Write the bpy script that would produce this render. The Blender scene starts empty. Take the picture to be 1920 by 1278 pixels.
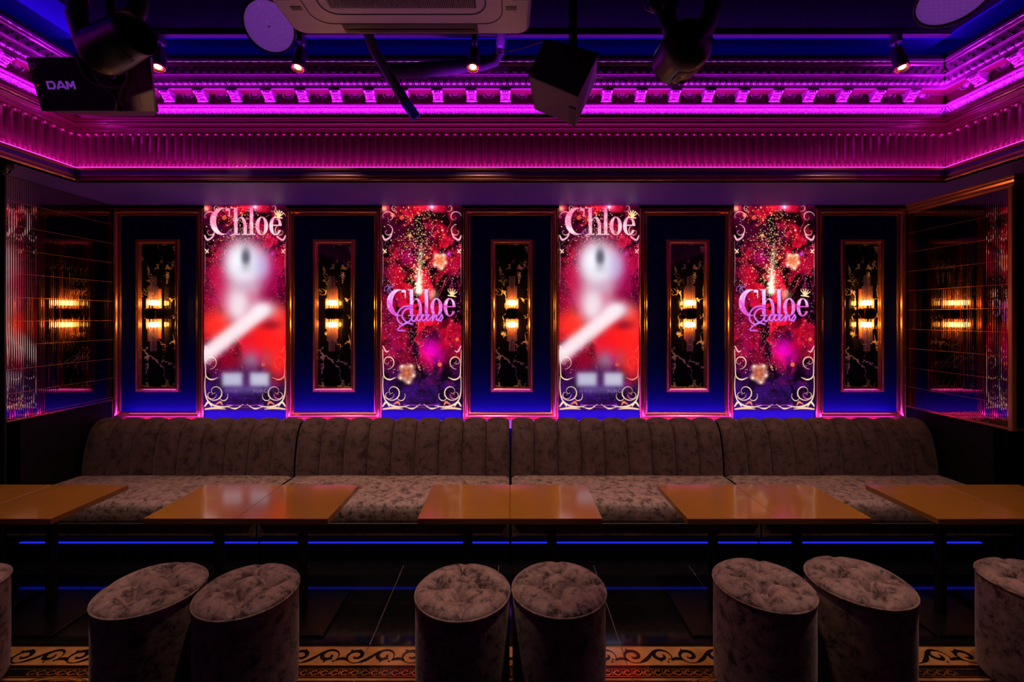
import bpy, bmesh, math, random
import numpy as np
from mathutils import Vector, Matrix
random.seed(7)
PI = math.pi
scene = bpy.context.scene
C = scene.collection
F = 853.3; EYE = 1.565
def P(px, py, Y):                                  # a photo pixel at depth Y -> world point
    return Vector(((px - 957) * Y / F, Y, EYE + (594.5 - py) * Y / F))

# ------------------------------------------------------------------ camera, world, lights
cam = bpy.data.cameras.new('camera'); camo = bpy.data.objects.new('camera', cam); C.objects.link(camo)
camo.location = (0, 0, EYE); camo.rotation_euler = (PI / 2, 0, 0)
cam.lens = 16; cam.sensor_width = 36; cam.sensor_fit = 'HORIZONTAL'
cam.shift_x = 3 / 1920; cam.shift_y = -44.5 / 1920; cam.clip_start = .05
scene.camera = camo
vs = scene.view_settings
vs.view_transform = 'Standard'; vs.look = 'None'; vs.gamma = 1; vs.exposure = 0; vs.use_curve_mapping = False
w = bpy.data.worlds.new('night'); scene.world = w; w.use_nodes = True
w.node_tree.nodes['Background'].inputs[0].default_value = (.35, .18, .5, 1)
w.node_tree.nodes['Background'].inputs[1].default_value = .004

XC, YC = 2.836, 2.968          # front edge of the dropped border: half width, depth
WY = 3.65                      # back wall
WX = 3.175                     # alcove side walls
CEIL = 3.30
def area(name, loc, rot, sx, sy, power, col, spread=PI):
    l = bpy.data.lights.new(name, 'AREA'); l.shape = 'RECTANGLE'; l.size = sx; l.size_y = sy
    l.energy = power; l.color = col; l.spread = spread
    o = bpy.data.objects.new(name, l); o.location = loc; o.rotation_euler = rot; C.objects.link(o); return o
def spot(name, loc, target, power, col, ang=60, blend=.6, r=.03):
    l = bpy.data.lights.new(name, 'SPOT'); l.energy = power; l.color = col
    l.spot_size = math.radians(ang); l.spot_blend = blend; l.shadow_soft_size = r
    o = bpy.data.objects.new(name, l); o.location = loc
    o.rotation_euler = (Vector(target) - Vector(loc)).to_track_quat('-Z', 'Y').to_euler(); C.objects.link(o); return o
LEDM = (.36, .012, 1.0); LEDP = (.55, .015, 1.0); LEDB = (.02, .03, 1.0)
# cove strips: ledge under the flutes, ledge under the crown, and behind the crown's top (blue, on the ceiling)
def strips(tag, d, z, tilt, power, col, width=.014):
    L = 2 * (XC + d)
    # back run: area light shines along local -Z ; tilt 0 = straight up
    area(tag + '_back', (0, YC + d, z), (PI + tilt, 0, 0), L - .02, width, power, col)
    SL = YC + d + 1.0
    area(tag + '_left', (-(XC + d), (YC + d - 1.0) / 2, z), (PI + tilt, 0, PI / 2), SL, width, power * SL / L, col)
    area(tag + '_right', ((XC + d), (YC + d - 1.0) / 2, z), (PI + tilt, 0, -PI / 2), SL, width, power * SL / L, col)
strips('flute_strip', .016, 2.552, -.05, 9, LEDP)
strips('crown_strip', -.026, 2.860, .60, 102, LEDM)
strips('ceiling_strip', .0, 3.212, .25, 2.1, LEDB)
area('sofa_back_strip', (0, 3.555, .768), (PI - 1.1, 0, 0), 6.2, .02, 15, (.34, .03, 1.0))
area('sofa_base_strip', (0, 2.862, .135), (0, 0, 0), 6.1, .01, .12, LEDB)
WARM = (1, .62, .40)
for i, x in enumerate((-2.2, -.75, .75, 2.2)):     # ceiling downlights over the tables, behind the frame's top edge
    spot('room_downlight_%d' % i, (x, 2.0, 3.24), (x * .97, 2.2, .4), 76, (1, .68, .52), 80, .9, .05)

spot('room_downlight_side', (-1.15, .8, 2.40), (-1.51, 1.93, 2.475), 30, (1, .64, .45), 8, .4, .03)  # added unseen spot, warms only the karaoke loudspeaker's side panel
spot('room_uplight_rear', (-.3, .1, .9), (-.38, 1.62, 2.7), 9, (.9, .45, 1), 34, .9, .2)  # added unseen spot, brightens the air conditioner from below
# ------------------------------------------------------------------ materials
MATS = {}
def nodes(name):
    m = bpy.data.materials.new(name); m.use_nodes = True; MATS[name] = m
    nt = m.node_tree; return m, nt, nt.nodes, nt.links, nt.nodes['Principled BSDF']
def pbr(name, col, rough=.5, metal=0, spec=.5, coat=0, emit=None, es=0, bump=None, sheen=0, var=None):
    m, nt, N, L, b = nodes(name)
    b.inputs['Base Color'].default_value = (*col, 1); b.inputs['Roughness'].default_value = rough
    b.inputs['Metallic'].default_value = metal; b.inputs['Specular IOR Level'].default_value = spec
    b.inputs['Coat Weight'].default_value = coat; b.inputs['Coat Roughness'].default_value = .08
    b.inputs['Sheen Weight'].default_value = sheen
    if emit: b.inputs['Emission Color'].default_value = (*emit, 1); b.inputs['Emission Strength'].default_value = es
    tc = N.new('ShaderNodeTexCoord')
    if var:                                        # (other colour, scale): mottling of the surface's own colour
        n = N.new('ShaderNodeTexNoise'); n.inputs['Scale'].default_value = var[1]; n.inputs['Detail'].default_value = 5
        L.new(tc.outputs['Object'], n.inputs['Vector'])
        r = N.new('ShaderNodeValToRGB'); r.color_ramp.elements[0].position = .38; r.color_ramp.elements[1].position = .62
        r.color_ramp.elements[0].color = (*col, 1); r.color_ramp.elements[1].color = (*var[0], 1)
        L.new(n.outputs['Fac'], r.inputs['Fac']); L.new(r.outputs['Color'], b.inputs['Base Color'])
    if bump:
        n = N.new('ShaderNodeTexNoise'); n.inputs['Scale'].default_value = bump[0]; n.inputs['Detail'].default_value = 4
        L.new(tc.outputs['Object'], n.inputs['Vector'])
        k = N.new('ShaderNodeBump'); k.inputs['Strength'].default_value = bump[1]; k.inputs['Distance'].default_value = bump[2]
        L.new(n.outputs['Fac'], k.inputs['Height']); L.new(k.outputs['Normal'], b.inputs['Normal'])
    return m
def emitter(name, col, s):
    m = pbr(name, (.02, .02, .02), .6, emit=col, es=s); return m
M = {}
M['bronze'] = pbr('bronze_paint', (.42, .09, .10), .22, .5, .8, .3, bump=(60, .02, .001))
M['crown'] = pbr('crown_paint', (.36, .10, .20), .24, .5, .8, .4, bump=(60, .02, .001))
M['bronze_dark'] = pbr('dark_bronze_paint', (.20, .05, .03), .28, .4, .6, .2, bump=(60, .02, .001))
M['leaf'] = pbr('antique_leaf', (.12, .035, .08), .24, .5, .9, .5, bump=(260, .7, .003))  # ornament colour darkened to offset the strong strip light on the leaves
M['coffer'] = pbr('coffer_red', (.09, .008, .008), .45, bump=(40, .1, .001))  # shade of the deep recess put into a darker red
M['ceiling_black'] = pbr('ceiling_black', (.004, .003, .007), .8, 0, 0, bump=(30, .1, .001))
M['ornament'] = pbr('bronze_ornament', (.42, .14, .26), .26, .5, .9, .4, bump=(260, .7, .003))
M['gold'] = pbr('gold_frame', (.85, .34, .16), .22, .9, .6, bump=(40, .06, .002))
M['gold_rope'] = pbr('gold_glitter', (.95, .44, .20), .25, .95, .6, bump=(420, 1.0, .004))
M['panel'] = pbr('blue_panel', (.002, .010, .13), .5, 0, .12, bump=(90, .06, .001))
M['wall'] = pbr('night_wall', (.006, .004, .008), .6, 0, .2, bump=(30, .1, .002))
M['soffit'] = pbr('violet_soffit', (.13, .05, .42), .5, 0, .4, 0, bump=(5, .08, .004), var=((.10, .045, .40), 2.5))
M['ceiling'] = pbr('ceiling_paint', (.008, .010, .10), .75, 0, 0, bump=(20, .1, .002))
M['black'] = pbr('black_plastic', (.012, .011, .014), .38, bump=(200, .1, .0005))
M['black_metal'] = pbr('black_metal', (.02, .018, .02), .35, .6, bump=(120, .1, .0005))
M['grille'] = pbr('speaker_cloth', (.006, .006, .008), .8, bump=(600, .5, .001))
M['taupe'] = pbr('taupe_plastic', (.20, .12, .10), .35, .2, bump=(200, .05, .0005))
M['silver'] = pbr('silver_trim', (.75, .66, .6), .22, .8, bump=(100, .05, .0005))
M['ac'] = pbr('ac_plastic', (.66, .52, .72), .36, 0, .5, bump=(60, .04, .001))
M['table'] = pbr('amber_lacquer', (.38, .155, .022), .13, 0, .5, .4, var=((.33, .13, .018), 3), bump=(9, .05, .002))
M['table_edge'] = pbr('brown_edging', (.16, .06, .025), .4)
M['tile'] = pbr('black_floor_tile', (.007, .006, .007), .07, 0, .5, bump=(5, .05, .002))
M['grout'] = pbr('grey_grout', (.22, .17, .15), .7, bump=(100, .3, .001))
M['band'] = pbr('amber_border_tile', (.62, .29, .10), .12, .2, .5, var=((.50, .21, .06), 14), bump=(12, .05, .001))
M['inlay'] = pbr('black_inlay', (.008, .006, .006), .1, 0, .5, bump=(100, .1, .001))
M['brass'] = pbr('brass_line', (.75, .33, .08), .2, .8, bump=(200, .2, .001))
M['lip'] = pbr('pink_bronze', (.60, .23, .09), .28, .6, .6, .2, bump=(60, .05, .001))
M['mirror'] = pbr('bronze_mirror', (.50, .34, .29), .035, 1, bump=(6, .04, .004))
M['mirror_box'] = pbr('smoked_mirror', (.32, .22, .22), .05, 1, bump=(30, .03, .001))
M['pipe'] = pbr('pipe_wrap', (.06, .05, .09), .45, bump=(40, .3, .003))
M['par'] = pbr('led_lens', (.32, .16, .42), .3, emit=(.36, .08, .75), es=.22, bump=(60, .2, .002))  # weak violet emission stands in for room light reflected by the lens
M['tape_pink'] = emitter('pink_led_tape', (.85, .06, .95), 1.3)
M['tape_blue'] = emitter('blue_led_tape', (.02, .03, 1.0), .9)
M['tape_back'] = emitter('violet_led_tape', (.35, .05, 1.0), 1.5)
M['lamp'] = emitter('warm_lamp', (1, .50, .085), 62)
M['lens'] = emitter('spot_lens', (1, .66, .32), 6)
M['dark_lens'] = pbr('dark_lens', (.01, .01, .015), .06, bump=(20, .02, .001))
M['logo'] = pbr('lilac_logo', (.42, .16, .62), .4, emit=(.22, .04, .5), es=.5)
M['red_led'] = emitter('red_led', (1, .02, .01), .25)
M['stitch'] = pbr('dark_piping', (.09, .055, .055), .6)

def velvet(name, dark, light, scale):
    m, nt, N, L, b = nodes(name)
    tc = N.new('ShaderNodeTexCoord'); oi = N.new('ShaderNodeObjectInfo')
    ad = N.new('ShaderNodeVectorMath'); ad.operation = 'ADD'
    sc = N.new('ShaderNodeMath'); sc.operation = 'MULTIPLY'; sc.inputs[1].default_value = 37
    L.new(oi.outputs['Random'], sc.inputs[0]); L.new(tc.outputs['Object'], ad.inputs[0]); L.new(sc.outputs[0], ad.inputs[1])
    n = N.new('ShaderNodeTexNoise'); n.inputs['Scale'].default_value = scale; n.inputs['Detail'].default_value = 10
    n.inputs['Roughness'].default_value = .76; n.inputs['Distortion'].default_value = .35
    L.new(ad.outputs[0], n.inputs['Vector'])
    r = N.new('ShaderNodeValToRGB'); e = r.color_ramp.elements
    e[0].position = .405; e[0].color = (*dark, 1); e[1].position = .60; e[1].color = (*light, 1)
    mid = r.color_ramp.elements.new(.47); mid.color = (*[d * .45 + l * .55 for d, l in zip(dark, light)], 1)
    L.new(n.outputs['Fac'], r.inputs['Fac']); L.new(r.outputs['Color'], b.inputs['Base Color'])
    rr = N.new('ShaderNodeMapRange'); rr.inputs[3].default_value = .75; rr.inputs[4].default_value = .45
    L.new(n.outputs['Fac'], rr.inputs[0]); L.new(rr.outputs[0], b.inputs['Roughness'])
    k = N.new('ShaderNodeBump'); k.inputs['Strength'].default_value = .35; k.inputs['Distance'].default_value = .004
    L.new(n.outputs['Fac'], k.inputs['Height']); L.new(k.outputs['Normal'], b.inputs['Normal'])
    b.inputs['Sheen Weight'].default_value = .35; b.inputs['Sheen Roughness'].default_value = .4
    b.inputs['Sheen Tint'].default_value = (.8, .65, .65, 1); b.inputs['Specular IOR Level'].default_value = .2
    return m
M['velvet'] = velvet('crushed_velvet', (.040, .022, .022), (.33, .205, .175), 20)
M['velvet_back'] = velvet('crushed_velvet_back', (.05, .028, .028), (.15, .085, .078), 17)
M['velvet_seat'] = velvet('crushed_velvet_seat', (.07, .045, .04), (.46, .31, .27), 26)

def marble():
    m, nt, N, L, b = nodes('black_marble')
    tc = N.new('ShaderNodeTexCoord'); oi = N.new('ShaderNodeObjectInfo')
    n = N.new('ShaderNodeTexNoise'); n.inputs['Scale'].default_value = 7; n.inputs['Detail'].default_value = 6
    n.inputs['Roughness'].default_value = .7
    L.new(tc.outputs['Object'], n.inputs['Vector'])
    s = N.new('ShaderNodeVectorMath'); s.operation = 'SCALE'; s.inputs['Scale'].default_value = .24
    L.new(n.outputs['Color'], s.inputs[0])
    a = N.new('ShaderNodeVectorMath'); a.operation = 'ADD'; L.new(tc.outputs['Object'], a.inputs[0]); L.new(s.outputs[0], a.inputs[1])
    mp = N.new('ShaderNodeMapping'); mp.inputs['Scale'].default_value = (1.5, 1, .75); mp.inputs['Rotation'].default_value = (0, .4, 0)
    L.new(a.outputs[0], mp.inputs[0])
    v = N.new('ShaderNodeTexVoronoi'); v.feature = 'DISTANCE_TO_EDGE'; v.inputs['Scale'].default_value = 6.5
    L.new(mp.outputs[0], v.inputs['Vector'])
    n2 = N.new('ShaderNodeTexNoise'); n2.inputs['Scale'].default_value = 9; n2.inputs['Detail'].default_value = 4
    L.new(tc.outputs['Object'], n2.inputs['Vector'])
    w2 = N.new('ShaderNodeMapRange'); w2.inputs[1].default_value = .36; w2.inputs[2].default_value = .70
    w2.inputs[3].default_value = -.022; w2.inputs[4].default_value = .062; L.new(n2.outputs['Fac'], w2.inputs[0])
    lt = N.new('ShaderNodeMath'); lt.operation = 'SUBTRACT'; L.new(w2.outputs[0], lt.inputs[0]); L.new(v.outputs['Distance'], lt.inputs[1])
    mr = N.new('ShaderNodeMapRange'); mr.inputs[1].default_value = 0; mr.inputs[2].default_value = .012; L.new(lt.outputs[0], mr.inputs[0])
    mx = N.new('ShaderNodeMix'); mx.data_type = 'RGBA'
    mx.inputs['A'].default_value = (.006, .004, .007, 1); mx.inputs['B'].default_value = (.80, .62, .48, 1)
    L.new(mr.outputs[0], mx.inputs['Factor']); L.new(mx.outputs['Result'], b.inputs['Base Color'])
    b.inputs['Roughness'].default_value = .09; b.inputs['Specular IOR Level'].default_value = .6
    return m
M['marble'] = marble()
def glass():
    m = bpy.data.materials.new('glass_rod'); m.use_nodes = True; nt = m.node_tree; N = nt.nodes; L = nt.links; N.clear()
    o = N.new('ShaderNodeOutputMaterial'); mix = N.new('ShaderNodeMixShader'); t = N.new('ShaderNodeBsdfTransparent')
    g = N.new('ShaderNodeBsdfPrincipled'); lw = N.new('ShaderNodeLayerWeight'); lw.inputs['Blend'].default_value = .45
    t.inputs[0].default_value = (.86, .78, .78, 1)
    g.inputs['Base Color'].default_value = (.60, .42, .42, 1); g.inputs['Roughness'].default_value = .12; g.inputs['Specular IOR Level'].default_value = 1
    mr = N.new('ShaderNodeMapRange'); mr.inputs[3].default_value = .3; mr.inputs[4].default_value = .95
    L.new(lw.outputs['Facing'], mr.inputs[0]); L.new(mr.outputs[0], mix.inputs[0])
    L.new(t.outputs[0], mix.inputs[1]); L.new(g.outputs[0], mix.inputs[2]); L.new(mix.outputs[0], o.inputs[0])
    return m
M['glass'] = glass()
def screenmat():
    m, nt, N, L, b = nodes('backlit_print')
    a = N.new('ShaderNodeAttribute'); a.attribute_name = 'print'
    L.new(a.outputs['Color'], b.inputs['Emission Color']); b.inputs['Emission Strength'].default_value = 1.15
    b.inputs['Base Color'].default_value = (.02, .02, .02, 1); b.inputs['Roughness'].default_value = .3
    return m
M['screen'] = screenmat()

# ------------------------------------------------------------------ mesh helpers
class MB:
    def __init__(s): s.v = []; s.f = []; s.sm = []
    def add(s, vs, fs, smooth=False):
        n = len(s.v); s.v += [tuple(p) for p in vs]; s.f += [tuple(i + n for i in q) for q in fs]; s.sm += [smooth] * len(fs); return s
    def box(s, x0, x1, y0, y1, z0, z1):
        p = [(x, y, z) for z in (z0, z1) for x, y in ((x0, y0), (x1, y0), (x1, y1), (x0, y1))]
        return s.add(p, [(3, 2, 1, 0), (4, 5, 6, 7), (0, 1, 5, 4), (1, 2, 6, 5), (2, 3, 7, 6), (3, 0, 4, 7)])
    def rbox(s, x0, x1, y0, y1, z0, z1, r=.006):          # chamfered all round in plan, and top/bottom edges
        def ring(i, z):
            X0, X1, Y0, Y1 = x0 + i, x1 - i, y0 + i, y1 - i
            return [(X0 + r, Y0, z), (X1 - r, Y0, z), (X1, Y0 + r, z), (X1, Y1 - r, z), (X1 - r, Y1, z), (X0 + r, Y1, z), (X0, Y1 - r, z), (X0, Y0 + r, z)]
        rs = [ring(r * .7, z0), ring(0, z0 + r * .7), ring(0, z1 - r * .7), ring(r * .7, z1)]
        v = sum(rs, []); f = [tuple(range(7, -1, -1)), tuple(range(24, 32))]
        for k in range(3):
            for i in range(8): j = (i + 1) % 8; f.append((k * 8 + i, k * 8 + j, k * 8 + 8 + j, k * 8 + 8 + i))
        return s.add(v, f)
    def lathe(s, prof, a=(0, 0, 0), b=(0, 0, 1), seg=24, smooth=True, caps=True, arc=None):
        # prof: (t, r) along axis a->b, t in world length units from a
        a = Vector(a); d = (Vector(b) - a).normalized()
        u = d.orthogonal().normalized(); w_ = d.cross(u)
        v = []; f = []
        for t, r in prof:
            for i in range(seg):
                g = 2 * PI * i / seg; v.append(a + d * t + u * (r * math.cos(g)) + w_ * (r * math.sin(g)))
        for k in range(len(prof) - 1):
            for i in range(seg):
                j = (i + 1) % seg; f.append((k * seg + i, k * seg + j, (k + 1) * seg + j, (k + 1) * seg + i))
        s.add(v, f, smooth)
        if caps:
            n = len(prof) - 1
            s.add([v[i] for i in range(seg)], [tuple(range(seg - 1, -1, -1))]); s.add([v[n * seg + i] for i in range(seg)], [tuple(range(seg))])
        return s
    def rod(s, a, b, r, seg=12, r2=None):
        L_ = (Vector(b) - Vector(a)).length
        return s.lathe([(0, r), (L_, r if r2 is None else r2)], a, b, seg)
    def tube(s, pts, r, seg=10, closed=False):
        pts = [Vector(p) for p in pts]; n = len(pts); rr = r if hasattr(r, '__len__') else [r] * n
        v = []; f = []; up = None
        for i, p in enumerate(pts):
            if closed: t = pts[(i + 1) % n] - pts[i - 1]
            else: t = pts[min(i + 1, n - 1)] - pts[max(i - 1, 0)]
            t.normalize()
            if up is None: up = t.orthogonal()
            up = (up - t * up.dot(t)).normalized(); w_ = t.cross(up)
            for k in range(seg): g = 2 * PI * k / seg; v.append(p + up * (rr[i] * math.cos(g)) + w_ * (rr[i] * math.sin(g)))
        for i in range(n if closed else n - 1):
            for k in range(seg):
                j = (k + 1) % seg; i2 = (i + 1) % n; f.append((i * seg + k, i * seg + j, i2 * seg + j, i2 * seg + k))
        s.add(v, f, True)
        if not closed: s.add(v[:seg], [tuple(range(seg - 1, -1, -1))]); s.add(v[-seg:], [tuple(range(seg))])
        return s
    def ball(s, c, rx, ry, rz, seg=10, rings=6):
        v = []; f = []; c = Vector(c)
        for i in range(rings + 1):
            a = PI * i / rings
            for k in range(seg): g = 2 * PI * k / seg; v.append(c + Vector((rx * math.sin(a) * math.cos(g), ry * math.sin(a) * math.sin(g), rz * math.cos(a))))
        for i in range(rings):
            for k in range(seg): j = (k + 1) % seg; f.append((i * seg + k, (i + 1) * seg + k, (i + 1) * seg + j, i * seg + j))
        return s.add(v, f, True)
    def grid(s, fn, nu, nv, smooth=True):
        v = [fn(i / nu, j / nv) for j in range(nv + 1) for i in range(nu + 1)]
        f = [(j * (nu + 1) + i, j * (nu + 1) + i + 1, (j + 1) * (nu + 1) + i + 1, (j + 1) * (nu + 1) + i) for j in range(nv) for i in range(nu)]
        return s.add(v, f, smooth)
    def prism(s, poly, t0, t1, axis='y'):                 # poly in (a,b); extruded
        n = len(poly)
        mk = {'y': lambda a, b, t: (a, t, b), 'z': lambda a, b, t: (a, b, t), 'x': lambda a, b, t: (t, a, b)}[axis]
        v = [mk(a, b, t0) for a, b in poly] + [mk(a, b, t1) for a, b in poly]
        f = [tuple(range(n)), tuple(range(2 * n - 1, n - 1, -1))] + [(i, i + n, (i + 1) % n + n, (i + 1) % n) for i in range(n)]
        return s.add(v, f)
    def frame(s, x0, x1, z0, z1, y, prof):                # mitred picture frame; prof (inset, depth toward the room) loops
        n = len(prof); v = []; f = []
        for cx, cz, sx, sz in ((x0, z0, 1, 1), (x1, z0, -1, 1), (x1, z1, -1, -1), (x0, z1, 1, -1)):
            for i, t in prof: v.append((cx + sx * i, y - t, cz + sz * i))
        for k in range(4):
            k2 = (k + 1) % 4
            for i in range(n - 1): f.append((k * n + i, k2 * n + i, k2 * n + i + 1, k * n + i + 1))
        return s.add(v, f)
    def mesh(s, name):
        me = bpy.data.meshes.new(name); me.from_pydata(s.v, [], s.f); me.validate()
        if len(me.polygons) == len(s.sm): me.polygons.foreach_set('use_smooth', s.sm)
        me.update(); return me
    def build(s, name, mat, parent=None, fixn=False):
        me = s.mesh(name); me.materials.append(mat)
        if fixn:
            bm = bmesh.new(); bm.from_mesh(me); bmesh.ops.remove_doubles(bm, verts=bm.verts, dist=1e-5)
            bmesh.ops.recalc_face_normals(bm, faces=bm.faces); bm.to_mesh(me); bm.free()
        o = bpy.data.objects.new(name, me); C.objects.link(o); o.parent = parent; return o
def tag(o, label=None, cat=None, group=None, kind=None):
    for k, v in (('label', label), ('category', cat), ('group', group), ('kind', kind)):
        if v: o[k] = v
    return o
def empty(name, loc, rz=0, rx=0, ry=0):
    o = bpy.data.objects.new(name, None); C.objects.link(o); o.location = loc; o.rotation_euler = (rx, ry, rz)
    o.empty_display_size = .1; return o
def copy_tree(o, parent=None):
    c = o.copy(); C.objects.link(c); c.parent = parent
    for k in [k for k in KIDS.get(o.name, [])]: copy_tree(k, c)
    return c
KIDS = {}
def index_kids():
    KIDS.clear()
    for o in C.objects:
        if o.parent: KIDS.setdefault(o.parent.name, []).append(o)
def place(o, loc, rz=0, parent=None, first=[None]):
    c = o.copy(); C.objects.link(c); c.location = loc; c.rotation_euler = (0, 0, rz); c.parent = parent; return c

# ------------------------------------------------------------------ setting: floor
fl = MB().box(-4, 4, -1.6, 3.8, -.08, -.004).build('floor', M['grout']); tag(fl, kind='structure')
def tile_mesh(wx, wy, mat, name):
    return MB().rbox(0, wx, 0, wy, -.004, .004, .0012).build(name, mat, fl)
GX = -.074; TS = .6; G = .0022
def put_tile(x0, x1, y0, y1, mat='tile', name='floor_tile'):
    o = MB().rbox(x0 + G, x1 - G, y0 + G, y1 - G, -.01, .0, .001).build(name, M[mat], fl); return o
proto = MB().rbox(G, TS - G, G, TS - G, -.01, 0, .001).build('floor_tile', M['tile'], fl)
xs = [GX + TS * k for k in range(-6, 7)]
first = True
for y0 in (2.178, -1.422, -.822, -.222, .378, .978):
    for x in xs:
        if x + TS > 3.95 or x < -3.95: continue
        if y0 < 1 and abs(x + .3) > 2.9 and y0 < .3: pass
        if first: proto.location = (x, y0, 0); first = False
        else: place(proto, (x, y0, 0), 0, fl)
for x in xs:
    if -3.7 < x < 3.4: put_tile(x, x + TS, 2.778, 3.3)
    put_tile(x, x + TS, 1.578, 1.960); 
    put_tile(x, x + TS, 1.960, 1.977, 'band', 'border_strip')
    put_tile(x, x + TS, 1.977, 2.032, 'inlay', 'border_tile')
    put_tile(x, x + TS, 2.044, 2.166, 'band', 'border_tile')
b = MB()
for y0, y1 in ((2.166, 2.178), (2.032, 2.044)): b.box(-3.6, 4, y0, y1, -.006, .0)
b.build('border_edge', M['inlay'], fl)
b = MB()
for y0 in (2.0455, 2.161, 2.0235, 1.981): b.box(-3.6, 4, y0, y0 + .0025, -.004, .0012)
b.build('brass_line', M['brass'], fl)
def ribbon(mb, pts, ws, z0, z1):
    n = len(pts); v = []; f = []
    for i in range(n):
        a = Vector(pts[max(i - 1, 0)]); c = Vector(pts[min(i + 1, n - 1)]); t = (c - a).normalized(); q = Vector((-t.y, t.x))
        p = Vector(pts[i])
        for s_ in (1, -1):
            e = p + q * ws[i] * s_
            v += [(e.x, e.y, z0), (e.x, e.y, z1)]
    for i in range(n - 1):
        k = i * 4; f += [(k + 1, k + 3, k + 7, k + 5), (k, k + 1, k + 5, k + 4), (k + 3, k + 2, k + 6, k + 7)]
    mb.add(v, f)
sc = MB(); ol = MB()
per = .128; k = 0; x = -3.4
while x < 3.8:
    s_ = 1 if k % 2 == 0 else -1
    cx, cy = x, 2.105
    pts = []; ws = []
    for i in range(30):                                   # spiral that opens into the next unit
        a = i / 29; g = -s_ * (a * 4.2 * PI / 2 * 1.15) + (0 if s_ > 0 else PI)
        r = .010 + .036 * a
        pts.append((cx + r * math.cos(g + PI * .2) * 1.1, cy + r * math.sin(g + PI * .2))); ws.append(.0022 + .0065 * math.sin(PI * min(a * 1.15, 1)) ** .8)
    lx, ly = pts[-1]
    for i in range(1, 14):
        a = i / 13
        pts.append((lx + a * (cx + per * .78 - lx), ly + (s_ * -.030 + cy - ly) * a + s_ * .012 * math.sin(PI * a))); ws.append(.0025 + .006 * math.sin(PI * a))
    ribbon(sc, pts, ws, -.002, .0009); ribbon(ol, pts, [q_ + .0016 for q_ in ws], -.002, .0004)
    for q in range(3):                                    # small curled leaves
        g0 = q * 2.1 + k; p2 = [(cx + .05 * s_ * .3 + .02 * math.cos(g0) + .012 * i / 7 * math.cos(g0 + 1), cy - s_ * .03 + .006 * math.sin(g0) + .010 * i / 7 * math.sin(g0 + 1.2)) for i in range(8)]
        ribbon(sc, p2, [.001 + .004 * math.sin(PI * i / 7) for i in range(8)], -.002, .0011)
    x += per; k += 1
tag(sc.build('scroll_inlay', M['inlay'], fl), kind='stuff'); tag(ol.build('scroll_outline', M['brass'], fl), kind='stuff')
rg = MB(); x = -2.11
while x < 1.98:
    for q in range(1):
        pts = [(x + .0135 * math.cos(2 * PI * i / 14 + .6), 2.0035 + .0125 * math.sin(2 * PI * i / 14 + .6)) for i in range(13)]
        ribbon(rg, pts, [.0028] * 13, -.002, .001)
    pts = [(x + .0225 + .004 * math.cos(2 * PI * i / 6), 2.0035 + .006 * math.sin(2 * PI * i / 6)) for i in range(7)]
    ribbon(rg, pts, [.0015] * 7, -.002, .001)
    ribbon(rg, [(x + .0225, 2.014), (x + .0225, 2.018)], [.002] * 2, -.002, .001); ribbon(rg, [(x + .0225, 1.99), (x + .0225, 1.994)], [.002] * 2, -.002, .001)
    x += .0445
tag(rg.build('ring_inlay', M['brass'], fl), kind='stuff')
for cx, cy, rs in ((.95, 1.60, (.39, .378, .366)), (-1.95, 1.58, (.40, .388))):
    md = MB()
    for r in rs:
        pts = [(cx + r * math.cos(2 * PI * i / 72), cy + r * math.sin(2 * PI * i / 72)) for i in range(73)]
        ribbon(md, pts, [.003] * 73, -.002, .0016)
    md.build('medallion_ring', M['brass'], fl)

# ------------------------------------------------------------------ setting: walls, soffit, ceiling
bw = MB().box(-3.3, 3.3, WY, WY + .12, 0, 2.6).build('wall_back', M['panel']); tag(bw, kind='structure')
mt = MB().box(-3.1, 3.1, 3.545, 3.555, .70, .762).build('led_strip', M['tape_back']); tag(mt, 'thin violet light strip hidden behind the sofa backs', 'light strip')
wl = MB().box(-WX - .12, -WX, 2.854, WY + .12, 0, 2.47); wl.box(-4.0, -WX, 2.854, 2.95, 0, 2.47)
wl = wl.build('wall_left', M['wall']); tag(wl, kind='structure')
wr = MB().box(WX, WX + .12, 2.9, WY + .12, 0, 2.457); wr.box(WX, 4.0, 2.9, 2.99, 0, 2.457)
wr = wr.build('wall_right', M['wall']); tag(wr, kind='structure')
tag(MB().box(-4.05, -3.95, -1.6, 2.9, 0, 3.4).build('wall_far_left', M['wall']), kind='structure')
tag(MB().box(3.95, 4.05, -1.6, 2.9, 0, 3.4).build('wall_far_right', M['wall']), kind='structure')
tag(MB().box(-4, 4, -1.7, -1.6, 0, 3.4).build('wall_front', M['wall']), kind='structure')
sf = MB().box(-4, 4, YC + .005, WY + .12, 2.457, 2.53); sf.box(-4, -XC - .005, -1.6, YC + .005, 2.457, 2.53); sf.box(XC + .005, 4, -1.6, YC + .005, 2.457, 2.53)
sf = sf.build('ceiling_border', M['soffit']); tag(sf, kind='structure')
cl = MB().box(-3.9, 3.9, -1.6, 3.6, CEIL, CEIL + .1)
cl = cl.build('ceiling', M['ceiling']); tag(cl, kind='structure')
rim = MB()
for x0, x1, y0, y1 in ((-3.3, 3.3, YC + .10, YC + .2), (-3.3, -XC - .10, -1.6, YC + .2), (XC + .10, 3.3, -1.6, YC + .2)): rim.box(x0, x1, y0, y1, 2.5, CEIL)
tag(rim.build('wall_cove', M['ceiling']), kind='structure')
# slightly lower middle ceiling panel, with black edge
pnl = MB().box(-2.45, 2.66, -1.4, 2.79, CEIL - .02, CEIL).build('ceiling_panel', M['ceiling_black'], cl)

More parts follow.
